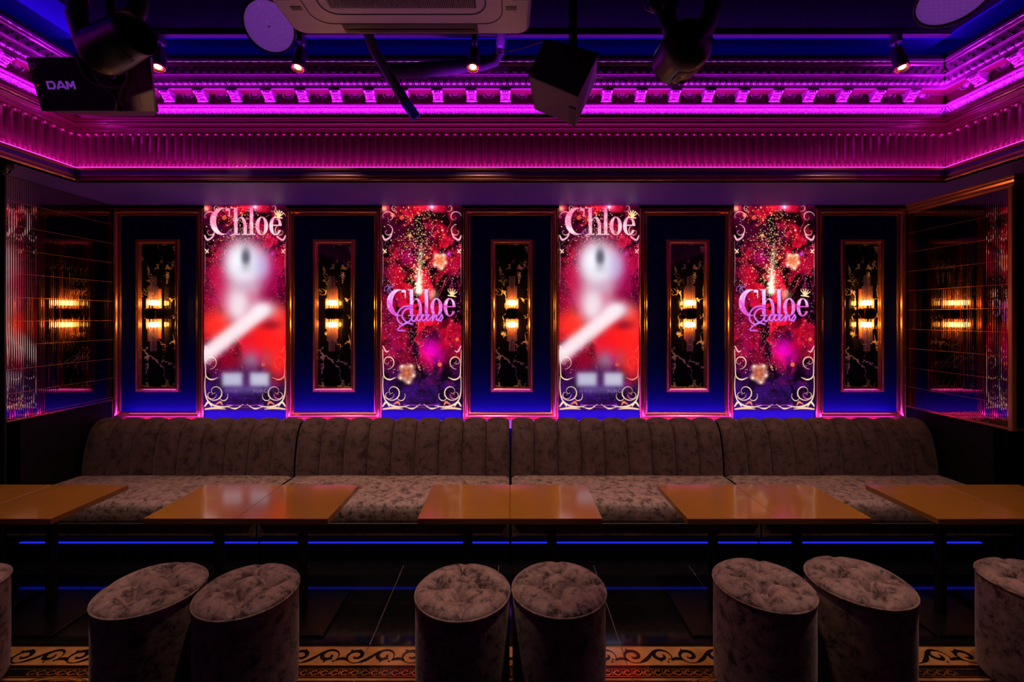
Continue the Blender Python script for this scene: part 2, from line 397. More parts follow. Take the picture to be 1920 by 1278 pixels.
def sweep(name, prof, mat, parent=None, y_end=-1.0):
    """prof: list of (d, z); mitred run left side - back - right side"""
    n = len(prof); v = []; f = []
    path = lambda d: [(-(XC + d), y_end), (-(XC + d), YC + d), (XC + d, YC + d), (XC + d, y_end)]
    for i in range(4):
        for d, z in prof: x, y = path(d)[i]; v.append((x, y, z))
    for i in range(3):
        for k in range(n - 1): f.append((i * n + k, (i + 1) * n + k, (i + 1) * n + k + 1, i * n + k + 1))
    return MB().add(v, f).build(name, mat, parent)
def dz(d, y): return EYE + (594.5 - y) * (YC + d) / F        # height at which profile offset d meets photo row y
def rnd(d0, z0, d1, z1, bulge, n=5):                            # rounded run between two profile points
    out = []
    L_ = math.hypot(d1 - d0, z1 - z0); nx, nz = (z1 - z0) / L_, -(d1 - d0) / L_
    for i in range(n + 1):
        t = i / n; b_ = bulge * math.sin(PI * t); out.append((d0 + (d1 - d0) * t - nx * b_, z0 + (z1 - z0) * t - nz * b_))
    return out
# trim_1: lower ledge moulding
z0 = 2.457
pr = [(.05, z0), (.004, z0)] + rnd(.004, z0, .004, z0 + .016, .006) + [(.012, z0 + .017)] + rnd(.012, z0 + .02, .008, z0 + .042, .010) + [(.015, z0 + .045)] + rnd(.013, z0 + .048, .002, z0 + .066, -.004) + [(-.002, z0 + .068), (-.002, z0 + .078), (.004, z0 + .080), (.004, 2.541), (.05, 2.541)]
t1 = sweep('trim_1', pr, M['lip']); tag(t1, kind='structure')
sweep('led_tape', [(.006, 2.541), (.006, 2.5475), (.012, 2.5475), (.012, 2.541)], M['tape_pink'], t1)
# trim_2: fluted frieze
t2 = sweep('trim_2', [(.052, 2.535), (.052, 2.80)], M['bronze']); tag(t2, kind='structure')
FW = 2 * (XC + .035) / 102; FH0, FH1 = 2.541, 2.786
def flute_fn(u, v):
    v = (v / .3 * .14) if v < .3 else (.14 + (v - .3) / .2 * .70) if v < .5 else (.84 + (v - .5) / .5 * .16)
    x = (u - .5) * FW; z = FH0 + (FH1 - FH0) * v; H = FH1 - FH0
    hw = FW * .36; zz = v * H
    top = H - .012 - hw; bot = .010 + hw
    if zz > top: r = math.hypot(x, zz - top)
    elif zz < bot: r = math.hypot(x, bot - zz)
    else: r = abs(x)
    t = r / hw
    if t < 1: y = .016 * math.sqrt(max(0, 1 - t * t))
    else: y = -.0035 * math.exp(-((t - 1.14) / .16) ** 2)
    if zz < H * .20 and abs(x) < hw * .42: y = min(y, .006) - .012 * math.sqrt(max(0, 1 - (x / (hw * .42)) ** 2)) * min(1, (H * .20 - zz) / .008)
    return (x, .037 + y, z)
fm = MB().grid(flute_fn, 20, 30)
flute = fm.build('flute', M['bronze'], t2)
def run_positions(d, sp, y_min, n_back=None, start=.5):
    W = 2 * (XC + d); n = n_back or round(W / sp); s_ = W / n; out = []
    for i in range(n): out.append(((-(XC + d) + (i + start) * s_, YC + d, 0), 0))
    y = YC + d - start * s_
    while y > y_min:
        out.append(((-(XC + d), y, 0), PI / 2)); out.append((((XC + d), y, 0), -PI / 2)); y -= s_
    return out
def lay(o, poslist, d, parent):
    firstp = True
    for (x, y, z), rz in poslist:
        # ornament local y already includes d -> shift origin back to the path line
        if rz == 0: loc = (x, y - d, 0)
        elif rz > 0: loc = (x + d, y, 0)
        else: loc = (x - d, y, 0)
        if firstp: o.location = loc; o.rotation_euler = (0, 0, rz); firstp = False
        else: place(o, loc, rz, parent)
lay(flute, run_positions(.035, FW, .9, 102), .035, t2)
# trim_3: brown ledge between frieze and crown, with LED recess on top
pr = [(.052, 2.786), (.030, 2.786)] + rnd(.030, 2.786, .018, 2.797, .004) + [(.012, 2.800), (.012, 2.806)] + rnd(.010, 2.808, -.016, 2.820, -.006) + [(-.020, 2.823), (-.020, 2.829)] + rnd(-.018, 2.832, -.030, 2.846, .003) + [(-.038, 2.849), (-.038, 2.870), (-.034, 2.870), (-.033, 2.852), (.06, 2.852)]
t3 = sweep('trim_3', pr, M['bronze_dark']); tag(t3, kind='structure')
# trim_4: crown
pr = [(.060, 2.852), (.060, dz(.06, 224))]
pr += [(.052, dz(.052, 222)), (.047, dz(.047, 217))]
za, zb = dz(.046, 216), dz(.010, 201)
pr += rnd(.046, za, .010, zb, .004) + [(.004, dz(.004, 200)), (.0, dz(0, 196.5)), (.006, dz(0.006, 194.5))]
zr = dz(.012, 193.5); ZS = 3.030
pr += [(.030, zr), (.030, ZS - .003), (.026, ZS), (-.052, ZS)] + [(-.054, dz(-.054, 162.5))]
pr += rnd(-.054, dz(-.054, 161), -.060, dz(-.060, 148), .002) + [(-.068, dz(-.068, 147)), (-.070, dz(-.070, 144.5))]
pr += rnd(-.070, dz(-.070, 143.5), -.078, dz(-.078, 140), .003) + [(-.084, dz(-.084, 139)), (-.074, dz(-.074, 137.5)), (-.080, dz(-.080, 124)), (-.086, dz(-.086, 123.5))]
pr += rnd(-.088, dz(-.088, 122.5), -.090, dz(-.090, 119.5), .003) + [(-.086, dz(-.086, 119))] + rnd(-.094, dz(-.094, 117), -.100, dz(-.1, 112.5), .006) + [(-.100, dz(-.1, 112)), (-.1, dz(-.1, 110)), (-.07, dz(-.1, 110))]
t4 = sweep('trim_4', pr, M['crown']); tag(t4, kind='structure')
ztop = dz(-.1, 110)
t5 = sweep('trim_5', [(-.07, ztop - .01), (-.094, ztop), (-.094, ztop + .028), (-.08, ztop + .028), (-.08, ztop - .0), (.1, ztop)], M['wall']); tag(t5, kind='structure')
sweep('coffer_lining', [(.0295, zr + .002), (.0295, ZS - .0005), (-.036, ZS - .0008)], M['coffer'], t4)  # dark strip that paints the shade inside the crown's recess
# ornaments of the crown
def leaf_fn(u, v):
    W = .0525; x = (u - .5) * W; z = za + (zb - za) * v; d = .046 + (.010 - .046) * v
    a = abs(u - .5) * 2
    h = .006 * (math.cos(a * PI * 3) * .5 + .5) * (1 - .3 * v) + .004 * abs(math.sin(v * PI * 3 + a * 4)) + .004 * math.exp(-(a / .18) ** 2) + .003 * math.sin(11 * u + 23 * v)
    h *= min(1, (1 - a) * 6 + .1) * min(1, v * 8 + .1, (1 - v) * 8 + .1)
    return (x, d - h - .002, z - h * .3)
leaf = MB().grid(leaf_fn, 14, 10).build('acanthus_leaf', M['leaf'], t4)
lay(leaf, run_positions(.03, .0525, 1.05), .03, t4)
zbd = dz(-.058, 154)
bead = MB().ball((0, -.060, zbd), .0155, .012, .0185, 10, 7).ball((.0195, -.062, zbd - .010), .0035, .007, .008, 6, 4).build('egg_bead', M['ornament'], t4)
lay(bead, run_positions(-.058, .040, 1.25), -.058, t4)
def modill():
    m = MB()
    w2 = .031; zt = ZS; zb_ = dz(0, 190)
    prof = []                                              # side profile (y depth, z) closed
    for i in range(9):
        t = i / 8; prof.append((-.048 + .072 * t ** 1.4, zt - .012 - (zt - zb_ - .020) * (t ** .8) + .006 * math.sin(t * 2 * PI)))
    for i in range(9):
        g = -PI / 2 + PI * i / 8; prof.append((.018 - .016 * math.cos(g), zb_ + .004 + .010 + .010 * -math.sin(g) * -1 - .004))
    poly = [(.032, zt - .001), (-.050, zt - .001), (-.050, zt - .010)] + prof[1:9] + [(.006, zb_ + .016), (.000, zb_ + .010), (.002, zb_ + .002), (.012, zb_ - .002), (.032, zb_ - .002)]
    m.prism(poly, -w2, w2, 'x')
    m.rod((-w2 - .004, .010, zb_ + .007), (w2 + .004, .010, zb_ + .007), .010, 12)
    m.box(-w2 - .004, w2 + .004, -.053, .03, zt - .012, zt - .002)
    return m
mod = modill().build('modillion', M['crown'], t4)
mlf = MB()
zc_ = (ZS + dz(0, 190)) / 2
for k in range(5):
    for s_ in (-1, 0, 1):
        t = k / 4; yy = -.046 + .060 * t ** 1.4; zz = ZS - .020 - .040 * t ** .8
        mlf.ball((s_ * (.016 - .002 * k), yy, zz - .002), .0075, .005, .006, 7, 5)
mlf.ball((0, .004, dz(0, 184)), .010, .008, .008, 8, 6)
SP = 63.1 * YC / F
def mod_positions(off, d=0):
    out = []; x = (1768 - 957) * YC / F - off
    while x > -XC + .05: out.append(((x, YC, 0), 0)); x -= SP
    y = YC - off - (0 if off else SP)
    while y > .95: out.append(((-XC, y, 0), PI / 2)); out.append(((XC, y, 0), -PI / 2)); y -= SP
    return out
mpos = mod_positions(0)[1:]
mleaf = mlf.build('modillion_leaf', M['ornament'], t4)
lay(mod, mpos, 0, t4); lay(mleaf, mpos, 0, t4)
ros = MB(); rc = Vector((0, -.010, ZS))
ros.tube([(.030 * math.cos(2 * PI * i / 24), rc.y + .026 * math.sin(2 * PI * i / 24), ZS - .004) for i in range(24)], .0035, 6, True)
for i in range(24): ros.ball((.030 * math.cos(2 * PI * i / 24), rc.y + .026 * math.sin(2 * PI * i / 24), ZS - .008), .003, .003, .003, 5, 4)
ros.ball((0, rc.y, ZS - .002), .012, .011, .010, 10, 6)
for i in range(8): ros.ball((.02 * math.cos(2 * PI * i / 8), rc.y + .018 * math.sin(2 * PI * i / 8), ZS - .002), .007, .006, .006, 7, 5)
ros2 = MB(); zq = dz(.03, 184)
for i in range(15):                                        # beaded bowl on the upright face
    g = PI + PI * i / 14; ros2.ball((.034 * math.cos(g), .020, zq + .018 + .026 * math.sin(g)), .0035, .004, .003, 5, 4)
ros2.ball((0, .03, zq + .022), .030, .010, .022, 14, 8)
rp = mod_positions(SP / 2)
lay(ros2.build('beaded_boss', M['ornament'], t4), rp, 0, t4)
# braid rows and bottom dashes: many tiny raised bits -> stuff
def run_boxes(sp, y_min, emit):
    m = MB()
    W = 2 * XC; n = round(W / sp)
    for i in range(n):
        emit(m, lambda x, d, z: (x, YC + d, z), -XC + (i + .5) * W / n, i)
    y = YC - sp / 2; i = 0
    while y > y_min:
        emit(m, lambda x, d, z: (-(XC + d), x, z), y, i); emit(m, lambda x, d, z: ((XC + d), x, z), y, i); y -= sp; i += 1
    return m
def bar(m, T, x0, x1, d0, d1, z0, z1, sk=0):
    p = [T(x + (sk if z == z1 else 0), d, z) for z in (z0, z1) for x, d in ((x0, d0), (x1, d0), (x1, d1), (x0, d1))]
    m.add(p, [(3, 2, 1, 0), (4, 5, 6, 7), (0, 1, 5, 4), (1, 2, 6, 5), (2, 3, 7, 6), (3, 0, 4, 7)])
zb1, zb2, zb3 = dz(-.078, 137), dz(-.078, 131), dz(-.078, 125)
def braid(m, T, x, i):
    bar(m, T, x - .015, x + .013, -.074, -.088, zb1, zb2 - .003, .006); bar(m, T, x + .010, x + .036, -.074, -.088, zb2 + .001, zb3 - .003, .006)
tag(run_boxes(.0545, .9, braid).build('braid_relief', M['crown'], t4, True), kind='stuff')
zd1 = dz(.047, 219.5)
def dash(m, T, x, i):
    c = T(x, .048, zd1); m.ball(c, .009 if i % 2 else .006, .009, .0035, 6, 4)
    c = T(x, .012, dz(.012, 203)); m.ball(c, .004, .006, .004, 5, 4)
tag(run_boxes(.026, 1.0, dash).build('pearl_row', M['ornament'], t4), kind='stuff')

# ------------------------------------------------------------------ mirror tiles on the alcove sides
def mirror_tile(wd, ht, name, par, parent_mat='mirror'):
    nr = max(1, round(wd / .0135)); rw = wd / nr; v = []; prof = []
    for r in range(nr):
        for q in range(4):
            t = q / 3; prof.append((r * rw + .0007 + (rw - .0014) * t, -.00018 * math.sin(PI * t)))
        prof.append(((r + 1) * rw, .0022))
    prof = [(.0, .003)] + prof
    n = len(prof); g = .0012
    v = [(x, y, g) for x, y in prof] + [(x, y, ht - g) for x, y in prof]
    v += [(prof[0][0], .006, g), (prof[-1][0], .006, g), (prof[0][0], .006, ht - g), (prof[-1][0], .006, ht - g)]
    f = [(i, i + 1, n + i + 1, n + i) for i in range(n - 1)]
    m = MB().add(v, f); m.box(.0005, wd - .0005, .0035, .006, g, ht - g)
    return m.build(name, M[parent_mat], par)
def tile_wall(par, xface, side, zbot, ztop, y0, y1, th=.1525, tw=.30):
    # side=-1: left wall, faces +X ; side=+1: right wall, faces -X ; tiles start at the near end y0
    protos = {}
    q_ = ztop
    while q_ > zbot + .02:
        q_ -= .1525; xa = xface - .0025 if side > 0 else xface - .004; MB().box(xa, xa + .0065, y0, y1, max(q_, zbot) - .0012, max(q_, zbot) + .0012).build('tile_joint', M['lip'], par)
    z = zbot; 
    rows = []
    zz = ztop
    while zz > zbot + .01: rows.append((max(zz - th, zbot), zz)); zz -= th
    y = y0; cols = []
    while y < y1 - .01: cols.append((y, min(y + tw, y1))); y += tw
    for (za_, zb_) in rows:
        for (ya, yb) in cols:
            key = (round(yb - ya, 3), round(zb_ - za_, 3))
            jit = random.uniform(-.002, .002); jt = random.uniform(-.002, .002)
            if side < 0: loc = (xface, ya, za_); rz = PI / 2     # local +x -> +Y ; local -y -> +X
            else: loc = (xface, yb, za_); rz = -PI / 2           # local +x -> -Y ; local -y -> -X
            if key not in protos:
                o = mirror_tile(yb - ya, zb_ - za_, 'mirror_tile', par); protos[key] = o
            else:
                o = protos[key].copy(); C.objects.link(o); o.parent = par
            o.location = loc; o.rotation_euler = (jt * .3, 0, rz + jit * .25)
tile_wall(wl, -WX + .010, -1, .915, 2.455, 2.856, WY)
tile_wall(wr, WX - .010, 1, .862, 2.385, 2.872, WY)
MB().box(-WX, -WX + .016, 2.856, WY, .905, .915).build('mirror_edge', M['gold'], wl)
MB().box(-WX - .8, -WX + .012, 2.846, 2.856, .0, 2.457).build('corner_post', M['black'], wl)
# right mirror return facing the camera
rt = MB().box(WX - .004, 4.0, 2.884, 2.9, .852, 2.40).build('mirror_return_back', M['mirror_box'], wr)
for r in range(10):
    zt_ = 2.385 - r * .1525
    for c in range(2):
        o = mirror_tile(.30, min(.1525, zt_ - .862), 'mirror_tile', wr); o.location = (WX + .012 + c * .30, 2.880, max(zt_ - .1525, .862)); o.rotation_euler = (0, 0, random.uniform(-.002, .002))
MB().rbox(WX - .018, WX + .012, 2.862, 2.892, .845, 2.39, .004).build('mirror_corner', M['lip'], wr)
MB().box(WX - .016, WX, 2.89, WY, .85, .862).box(WX + .008, 3.9, 2.862, 2.878, .848, .862).build('mirror_edge', M['gold'], wr)
pr = [(0, 2.457), (-.035, 2.457), (-.035, 2.447), (-.026, 2.440), (-.028, 2.428), (-.018, 2.416), (-.018, 2.400), (-.008, 2.392), (-.008, 2.384), (0, 2.384)]
v = []; n = len(pr)
for i, (xx, yy) in enumerate(((0, WY), (0, 2.872), (.8, 2.872))):
    for d, z in pr:
        v.append((WX + xx + d * (1 if i < 2 else 0), yy + (d if i > 0 else 0), z))
tc = MB().add(v, [(k * n + i, (k + 1) * n + i, (k + 1) * n + i + 1, k * n + i + 1) for k in range(2) for i in range(n - 1)])
tag(tc.build('trim_6', M['lip']), kind='structure')

# ------------------------------------------------------------------ back wall: framed panels, marble, lightboxes
def bx(px): return (px - 957) * WY / F
def bz(py): return EYE + (594.5 - py) * WY / F
PROF = [(0, 0), (0, .018), (.005, .024), (.012, .024), (.016, .016), (.018, .020), (.021, .029), (.027, .034), (.034, .035), (.040, .030), (.045, .022), (.048, .014), (.050, .017), (.055, .019), (.060, .016), (.063, .008), (.066, .0)]
where = ['at the left end of the back wall', 'between the left figure poster and left lettered poster', 'at the middle of the back wall', 'between the right figure poster and right lettered poster', 'at the right end of the back wall']
fr = [(213.6, 384.5, 257.5, 340, 285), (538, 717, 588, 668, 0), (868, 1047, 920, 999, 0), (1198, 1373, 1248, 1328, 0), (1527, 1695, 1573, 1654, 0)]
for i, (a, b_, c, d, _) in enumerate(fr):
    x0, x1 = bx(a), bx(b_); xc = (x0 + x1) / 2
    root = empty('wall_panel', (xc, WY, 0)); tag(root, 'dark blue panel in gold moulding ' + where[i], 'panel', 'framed wall panels on the back wall')
    L0, L1 = x0 - xc, x1 - xc; zt = bz(390.5); zb_ = bz(786)
    MB().frame(L0, L1, zb_, zt, 0, PROF).build('outer_frame', M['gold'], root)
    MB().frame(L0 + .0055, L1 - .0055, zb_ + .0055, zt - .0055, -.0, [(0, .023), (.001, .0262), (.0035, .0275), (.006, .0262), (.007, .023)]).build('beaded_edge', M['gold_rope'], root)
    MB().box(L0 + .06, L1 - .06, -.004, 0, zb_ + .06, zt - .06).build('panel_board', M['panel'], root)
    c0, c1 = bx(c) - xc, bx(d) - xc; ct = bz(448.5); cb = bz(734)
    MB().frame(c0, c1, cb, ct, -.004, [(0, 0), (0, .016), (.004, .020), (.006, .015), (.016, .020), (.026, .026), (.031, .022), (.033, .014), (.038, .014), (.042, .004)]).build('inner_frame', M['gold'], root)
    MB().frame(c0 + .006, c1 - .006, cb + .006, ct - .006, -.004, [(0, .0165), (.002, .0205), (.005, .0225), (.009, .0225), (.0125, .0205), (.014, .019)]).build('glitter_edge', M['gold_rope'], root)
    mb = MB().box(c0 + .040, c1 - .040, -.007, -.004, cb + .04, ct - .04).build('marble_slab', M['marble'], root)

# --- the prints, painted procedurally into a colour attribute of a fine grid
S = 1.7; PW, PH = 151, 382
CW, CH = int(PW * S), int(PH * S)
rng = np.random.default_rng(11)
YY, XX = np.mgrid[0:CH, 0:CW]; XX = XX / S; YY = YY / S
def vnoise(sx, sy, seed, ox=None, oy=None):
    r = np.random.default_rng(seed); g = r.random((64, 64))
    x = (XX if ox is None else ox) / sx; y = (YY if oy is None else oy) / sy
    xi = np.floor(x).astype(int); yi = np.floor(y).astype(int); fx = x - xi; fy = y - yi
    fx = fx * fx * (3 - 2 * fx); fy = fy * fy * (3 - 2 * fy)
    G_ = lambda a, b: g[b % 64, a % 64]
    return (G_(xi, yi) * (1 - fx) + G_(xi + 1, yi) * fx) * (1 - fy) + (G_(xi, yi + 1) * (1 - fx) + G_(xi + 1, yi + 1) * fx) * fy
def fbm(s, seed, ox=None, oy=None):
    return sum(vnoise(s / 2 ** k, s / 2 ** k, seed + k, ox, oy) * .5 ** (k + 1) for k in range(4)) / .9375
def col(*c): return np.array(c, float) / 255
class Art:
    def __init__(s, kind):
        s.a = np.zeros((CH, CW, 3)); s.r = np.random.default_rng(5)
        # dark ground turning violet-blue at the foot
        t = np.clip((YY - 285) / 60, 0, 1)[..., None]
        s.a[:] = col(60, 2, 32) * (1 - t) + col(42, 8, 92) * t
        wx = XX + 26 * (fbm(40, 3) - .5) * 2; wy = YY + 30 * (fbm(44, 9) - .5) * 2
        n = fbm(48, 21, wx, wy); n2 = fbm(60, 41, wx, wy); edge = np.clip(1.15 - np.abs(XX - 76) / 78, 0, 1)
        petal = np.clip((n - .34) * 5, 0, 1) * (.5 + .5 * edge) * np.clip((318 - YY) / 40, 0, 1)
        rid = 1 - np.abs(((n2 * 6 + n * 3) % 1) * 2 - 1)
        red = col(190, 3, 28) * (1 - rid[..., None]) + col(240, 18, 54) * rid[..., None]
        s.a = s.a * (1 - petal[..., None]) + red * petal[..., None]
        dk = np.clip((fbm(26, 77, wx, wy) - .50) * 6, 0, 1) * .88
        s.a *= (1 - dk)[..., None]
        mg = np.clip((fbm(22, 91) - .60) * 5, 0, 1) * .35
        s.a = s.a * (1 - mg)[..., None] + col(214, 10, 120) * mg[..., None]
        for _ in range(26):                                # petal streaks
            x, y = s.r.uniform(60, 145), s.r.uniform(5, 160); a_ = s.r.uniform(1.8, 2.6); l = s.r.uniform(14, 40)
            pts = [(x + math.cos(a_) * l * t_ + 3 * math.sin(t_ * 3), y + math.sin(a_) * l * t_) for t_ in np.linspace(0, 1, 24)]
            s.stroke(pts, [.7] * 24, col(255, 60, 90), .45)
    def win(s, x, y, r):
        i0, i1 = max(0, int((x - r) * S)), min(CW, int((x + r) * S) + 2); j0, j1 = max(0, int((y - r) * S)), min(CH, int((y + r) * S) + 2)
        return (slice(j0, j1), slice(i0, i1)) if i1 > i0 and j1 > j0 else None
    def glow(s, x, y, rx, ry, c, al=1, p=2, add=False):
        w_ = s.win(x, y, max(rx, ry) * 2.6)
        if w_ is None: return
        q = al * np.exp(-(((XX[w_] - x) / rx) ** 2 + ((YY[w_] - y) / ry) ** 2) ** (p / 2))[..., None]
        s.a[w_] = np.minimum(1, s.a[w_] + c * q) if add else s.a[w_] * (1 - q) + c * q
    def block(s, x, y, hw, hh, c):
        q = (1 / (1 + np.exp((np.abs(XX - x) - hw) / 2.2)) / (1 + np.exp((np.abs(YY - y) - hh) / 2.2)))[..., None]; s.a = s.a * (1 - q) + c * q
    def dot(s, x, y, r, c, al=1):
        w_ = s.win(x, y, r + 1)
        if w_ is None: return
        q = al * np.clip((r - np.hypot(XX[w_] - x, YY[w_] - y)) * S + .5, 0, 1)[..., None]
        s.a[w_] = s.a[w_] * (1 - q) + c * q
    def stroke(s, pts, ws, c, al=1):
        pts = np.array(pts, float); n = len(pts)
        if 3 <= n <= 14:                                   # Catmull-Rom through few points
            o = []; ow = []; E = np.vstack([2 * pts[0] - pts[1], pts, 2 * pts[-1] - pts[-2]])
            for i in range(n - 1):
                p0, p1, p2, p3 = E[i:i + 4]
                for t in np.linspace(0, 1, 8, endpoint=False):
                    o.append(.5 * (2 * p1 + (p2 - p0) * t + (2 * p0 - 5 * p1 + 4 * p2 - p3) * t * t + (3 * p1 - p0 - 3 * p2 + p3) * t ** 3)); ow.append(ws[i] * (1 - t) + ws[i + 1] * t)
            pts = np.array(o + [pts[-1]]); ws = ow + [ws[-1]]; n = len(pts)
        m = np.zeros((CH, CW))
        for i in range(n - 1):
            L_ = np.hypot(*(pts[i + 1] - pts[i])); k = max(1, int(L_ * S * 1.5))
            for t in np.arange(k) / k:
                x, y = pts[i] * (1 - t) + pts[i + 1] * t; r = ws[i] * (1 - t) + ws[i + 1] * t
                w_ = s.win(x, y, r + 1)
                if w_ is None: continue
                q = np.clip((r - np.hypot(XX[w_] - x, YY[w_] - y)) * S + .6, 0, 1); m[w_] = np.maximum(m[w_], q)
        m = (m * al)[..., None]; s.a = s.a * (1 - m) + c * m
    def spiral(s, cx, cy, r, turns, a0, dirn, w_, c, al=1):
        pts = []; ws = []
        for t in np.linspace(0, 1, 46):
            a_ = a0 + dirn * t * turns * 2 * PI; rr = r * (1 - t) ** .8 + .6
            pts.append((cx + rr * math.cos(a_), cy + rr * math.sin(a_))); ws.append(.72 * w_ * (.30 + .70 * math.sin(PI * min(1, t * 1.2 + .1)) ** 2))
        s.stroke(pts, ws, c, al)
    def mask(s, m, c, al=1):
        if callable(c): c = c()
        q = (m * al)[..., None]; s.a = s.a * (1 - q) + c * q
    def ell(s, cx, cy, rx, ry):
        d = np.hypot((XX - cx) / rx, (YY - cy) / ry); return np.clip((1 - d) * min(rx, ry) * S + .5, 0, 1)
    def rect(s, x0, x1, y0, y1):
        return np.clip((XX - x0) * S + .5, 0, 1) * np.clip((x1 - XX) * S + .5, 0, 1) * np.clip((YY - y0) * S + .5, 0, 1) * np.clip((y1 - YY) * S + .5, 0, 1)
    def sparks(s, n, fx, fy, cols, rmin=.4, rmax=1.1):
        for _ in range(n): s.dot(fx(), fy(), s.r.uniform(rmin, rmax), cols[s.r.integers(len(cols))], s.r.uniform(.6, 1))
    def word(s, x0, y0, W, H, c1, c2, al=1):
        """the word Chloe in a high-contrast serif face, cap height H"""
        X = lambda t: x0 + t * W; Y = lambda t: y0 + t * H
        E = lambda a, b, c, d: s.ell(X((a + b) / 2), Y((c + d) / 2), (b - a) * W / 2, (d - c) * H / 2)
        R = lambda a, b, c, d: s.rect(X(a), X(b), Y(c), Y(d))
        m = np.zeros((CH, CW)); U = lambda q: np.maximum(m, q)
        # C
        ring = np.clip(E(.0, .325, .0, 1.0) - E(.085, .325, .045, .955), 0, 1)
        ring *= 1 - R(.262, .40, .30, .74); m = U(ring)
        m = U(R(.262, .278, .03, .34)); m = U(R(.215, .272, .02, .12) * E(.19, .28, .0, .30))
        # h
        m = U(R(.335, .385, .0, .98)); m = U(R(.305, .36, .0, .035)); m = U(R(.305, .415, .955, 1.0))
        arch = np.clip(E(.36, .515, .33, 1.2) - E(.372, .47, .385, 1.3), 0, 1) * R(.38, .53, .3, .70); m = U(arch)
        m = U(R(.466, .514, .62, .98)); m = U(R(.44, .545, .955, 1.0))
        # l
        m = U(R(.553, .603, .0, .98)); m = U(R(.523, .58, .0, .035)); m = U(R(.523, .633, .955, 1.0))
        # o
        m = U(np.clip(E(.635, .81, .33, 1.01) - E(.688, .757, .37, .97), 0, 1))
        # e
        e = np.clip(E(.825, 1.0, .33, 1.01) - E(.878, .958, .37, .965), 0, 1) * (1 - R(.90, 1.02, .665, .82)); m = U(e); m = U(R(.86, .985, .625, .665))
        sh = np.roll(np.roll(m, int(1.6 * S), 0), int(1.4 * S), 1)
        s.mask(sh, col(40, 0, 50), .7 * al)
        g = np.clip((YY - y0) / H, 0, 1); n = (vnoise(1.5, 1.5, 31) - .5) * .8 + (vnoise(9, 9, 32) - .5) * .7
        k = np.clip(g + n, 0, 1)[..., None]
        s.mask(m, c1 * (1 - k) + c2 * k, al)
    def crown(s, x, y, r, c):
        for i in range(5):
            a_ = -PI / 2 + (i - 2) * .42 + .15; s.stroke([(x, y + r * .5), (x + math.cos(a_) * r * 1.25, y + r * .5 + math.sin(a_) * r * 1.35)], [1.6, .45], c); s.dot(x + math.cos(a_) * r * 1.25, y + r * .5 + math.sin(a_) * r * 1.35, .9, c)
        s.stroke([(x - r * .75, y + r * .5), (x + r * .75, y + r * .72)], [1.1, 1.1], c)
    def flower(s, x, y, r, c1, c2):
        for i, (a_, k) in enumerate(((-2.2, .62), (-.9, .7), (.3, .62), (1.3, .75), (2.5, .6))):
            px_, py_ = x + math.cos(a_) * r * k * .75, y + math.sin(a_) * r * k * .85
            s.glow(px_, py_, r * .42, r * .36, c1, .85, 3.5); s.glow(px_ * .6 + x * .4, py_ * .6 + y * .4, r * .24, r * .2, c2, .75)
            s.stroke([(x, y), (px_ * .9 + x * .1, py_ * .9 + y * .1 + 1), (px_ + math.cos(a_ + .5) * 2, py_ + math.sin(a_ + .5) * 2)], [.8, .5, .2], col(150, 40, 30), .5)
            s.glow(px_ + math.cos(a_) * r * .22, py_ + math.sin(a_) * r * .22, r * .14, r * .12, col(255, 245, 215), .8)
        s.glow(x, y, r * .16, r * .2, col(255, 140, 50), .7)
    def borders(s, lower_only=False):
        g = col(255, 214, 178); p = col(240, 170, 190); o = col(230, 120, 70)
        for sx in (0, 1):
            f = (lambda x: x) if sx == 0 else (lambda x: PW - x); D = 1 if sx == 0 else -1
            A0 = (lambda a_: a_) if sx == 0 else (lambda a_: PI - a_)
            s.spiral(f(20), 347, 17, 1.25, A0(PI * .9), -D, 1.3, g); s.spiral(f(13), 352, 9, 1.1, A0(0), D, 1.0, p); s.spiral(f(34), 356, 10, .8, A0(-.6), D, 1.0, g)
            s.stroke([(f(2), 318), (f(1.5), 340), (f(5), 360), (f(16), 371), (f(34), 375), (f(52), 372)], [.5, .8, 1.0, 1.5, 1.3, .3], g)
            s.stroke([(f(2), 379), (f(20), 377), (f(40), 379)], [1.2, 2.0, .5], col(255, 196, 150)); s.stroke([(f(22), 370), (f(30), 366), (f(34), 372)], [.8, 2.2, .6], o)
            s.stroke([(f(44), 375), (f(58), 378), (f(72), 370)], [.5, 1.3, .4], g); s.stroke([(f(1), 374), (f(8), 366), (f(14), 374)], [1, 2, .8], g)
            s.spiral(f(11), 291, 13, 1.2, A0(PI * .5), -D, 1.2, g); s.stroke([(f(1), 268), (f(2.5), 300), (f(4), 318), (f(14), 324), (f(26), 320)], [.5, .7, .9, 1.3, .4], g)
            s.stroke([(f(2), 262), (f(8), 272), (f(14), 270)], [1, 1.4, .4], p)
            if not lower_only or True:
                s.spiral(f(13), 22, 12, 1.0, A0(PI), D, 1.0, p); s.spiral(f(10), 48, 12, .9, A0(-PI / 2), D, 1.0, g); s.stroke([(f(1), 56), (f(6), 64), (f(16), 58), (f(20), 46)], [1.2, 1.8, 1.4, .4], p)
                s.stroke([(f(2), 82), (f(8), 88)], [1, 1], g); s.stroke([(f(8), 82), (f(3), 89)], [.8, .8], g); s.spiral(f(24), 4, 7, .8, A0(1), D, .8, p)
                s.stroke([(f(1), 66), (f(2), 110), (f(1), 150)], [.3, .6, .3], p, .6)
        s.stroke([(40, 371), (76, 372), (110, 371)], [.6, .7, .6], col(190, 60, 190), .8); s.stroke([(44, 376), (76, 376), (108, 376)], [.4, .5, .4], col(190, 60, 190), .7)
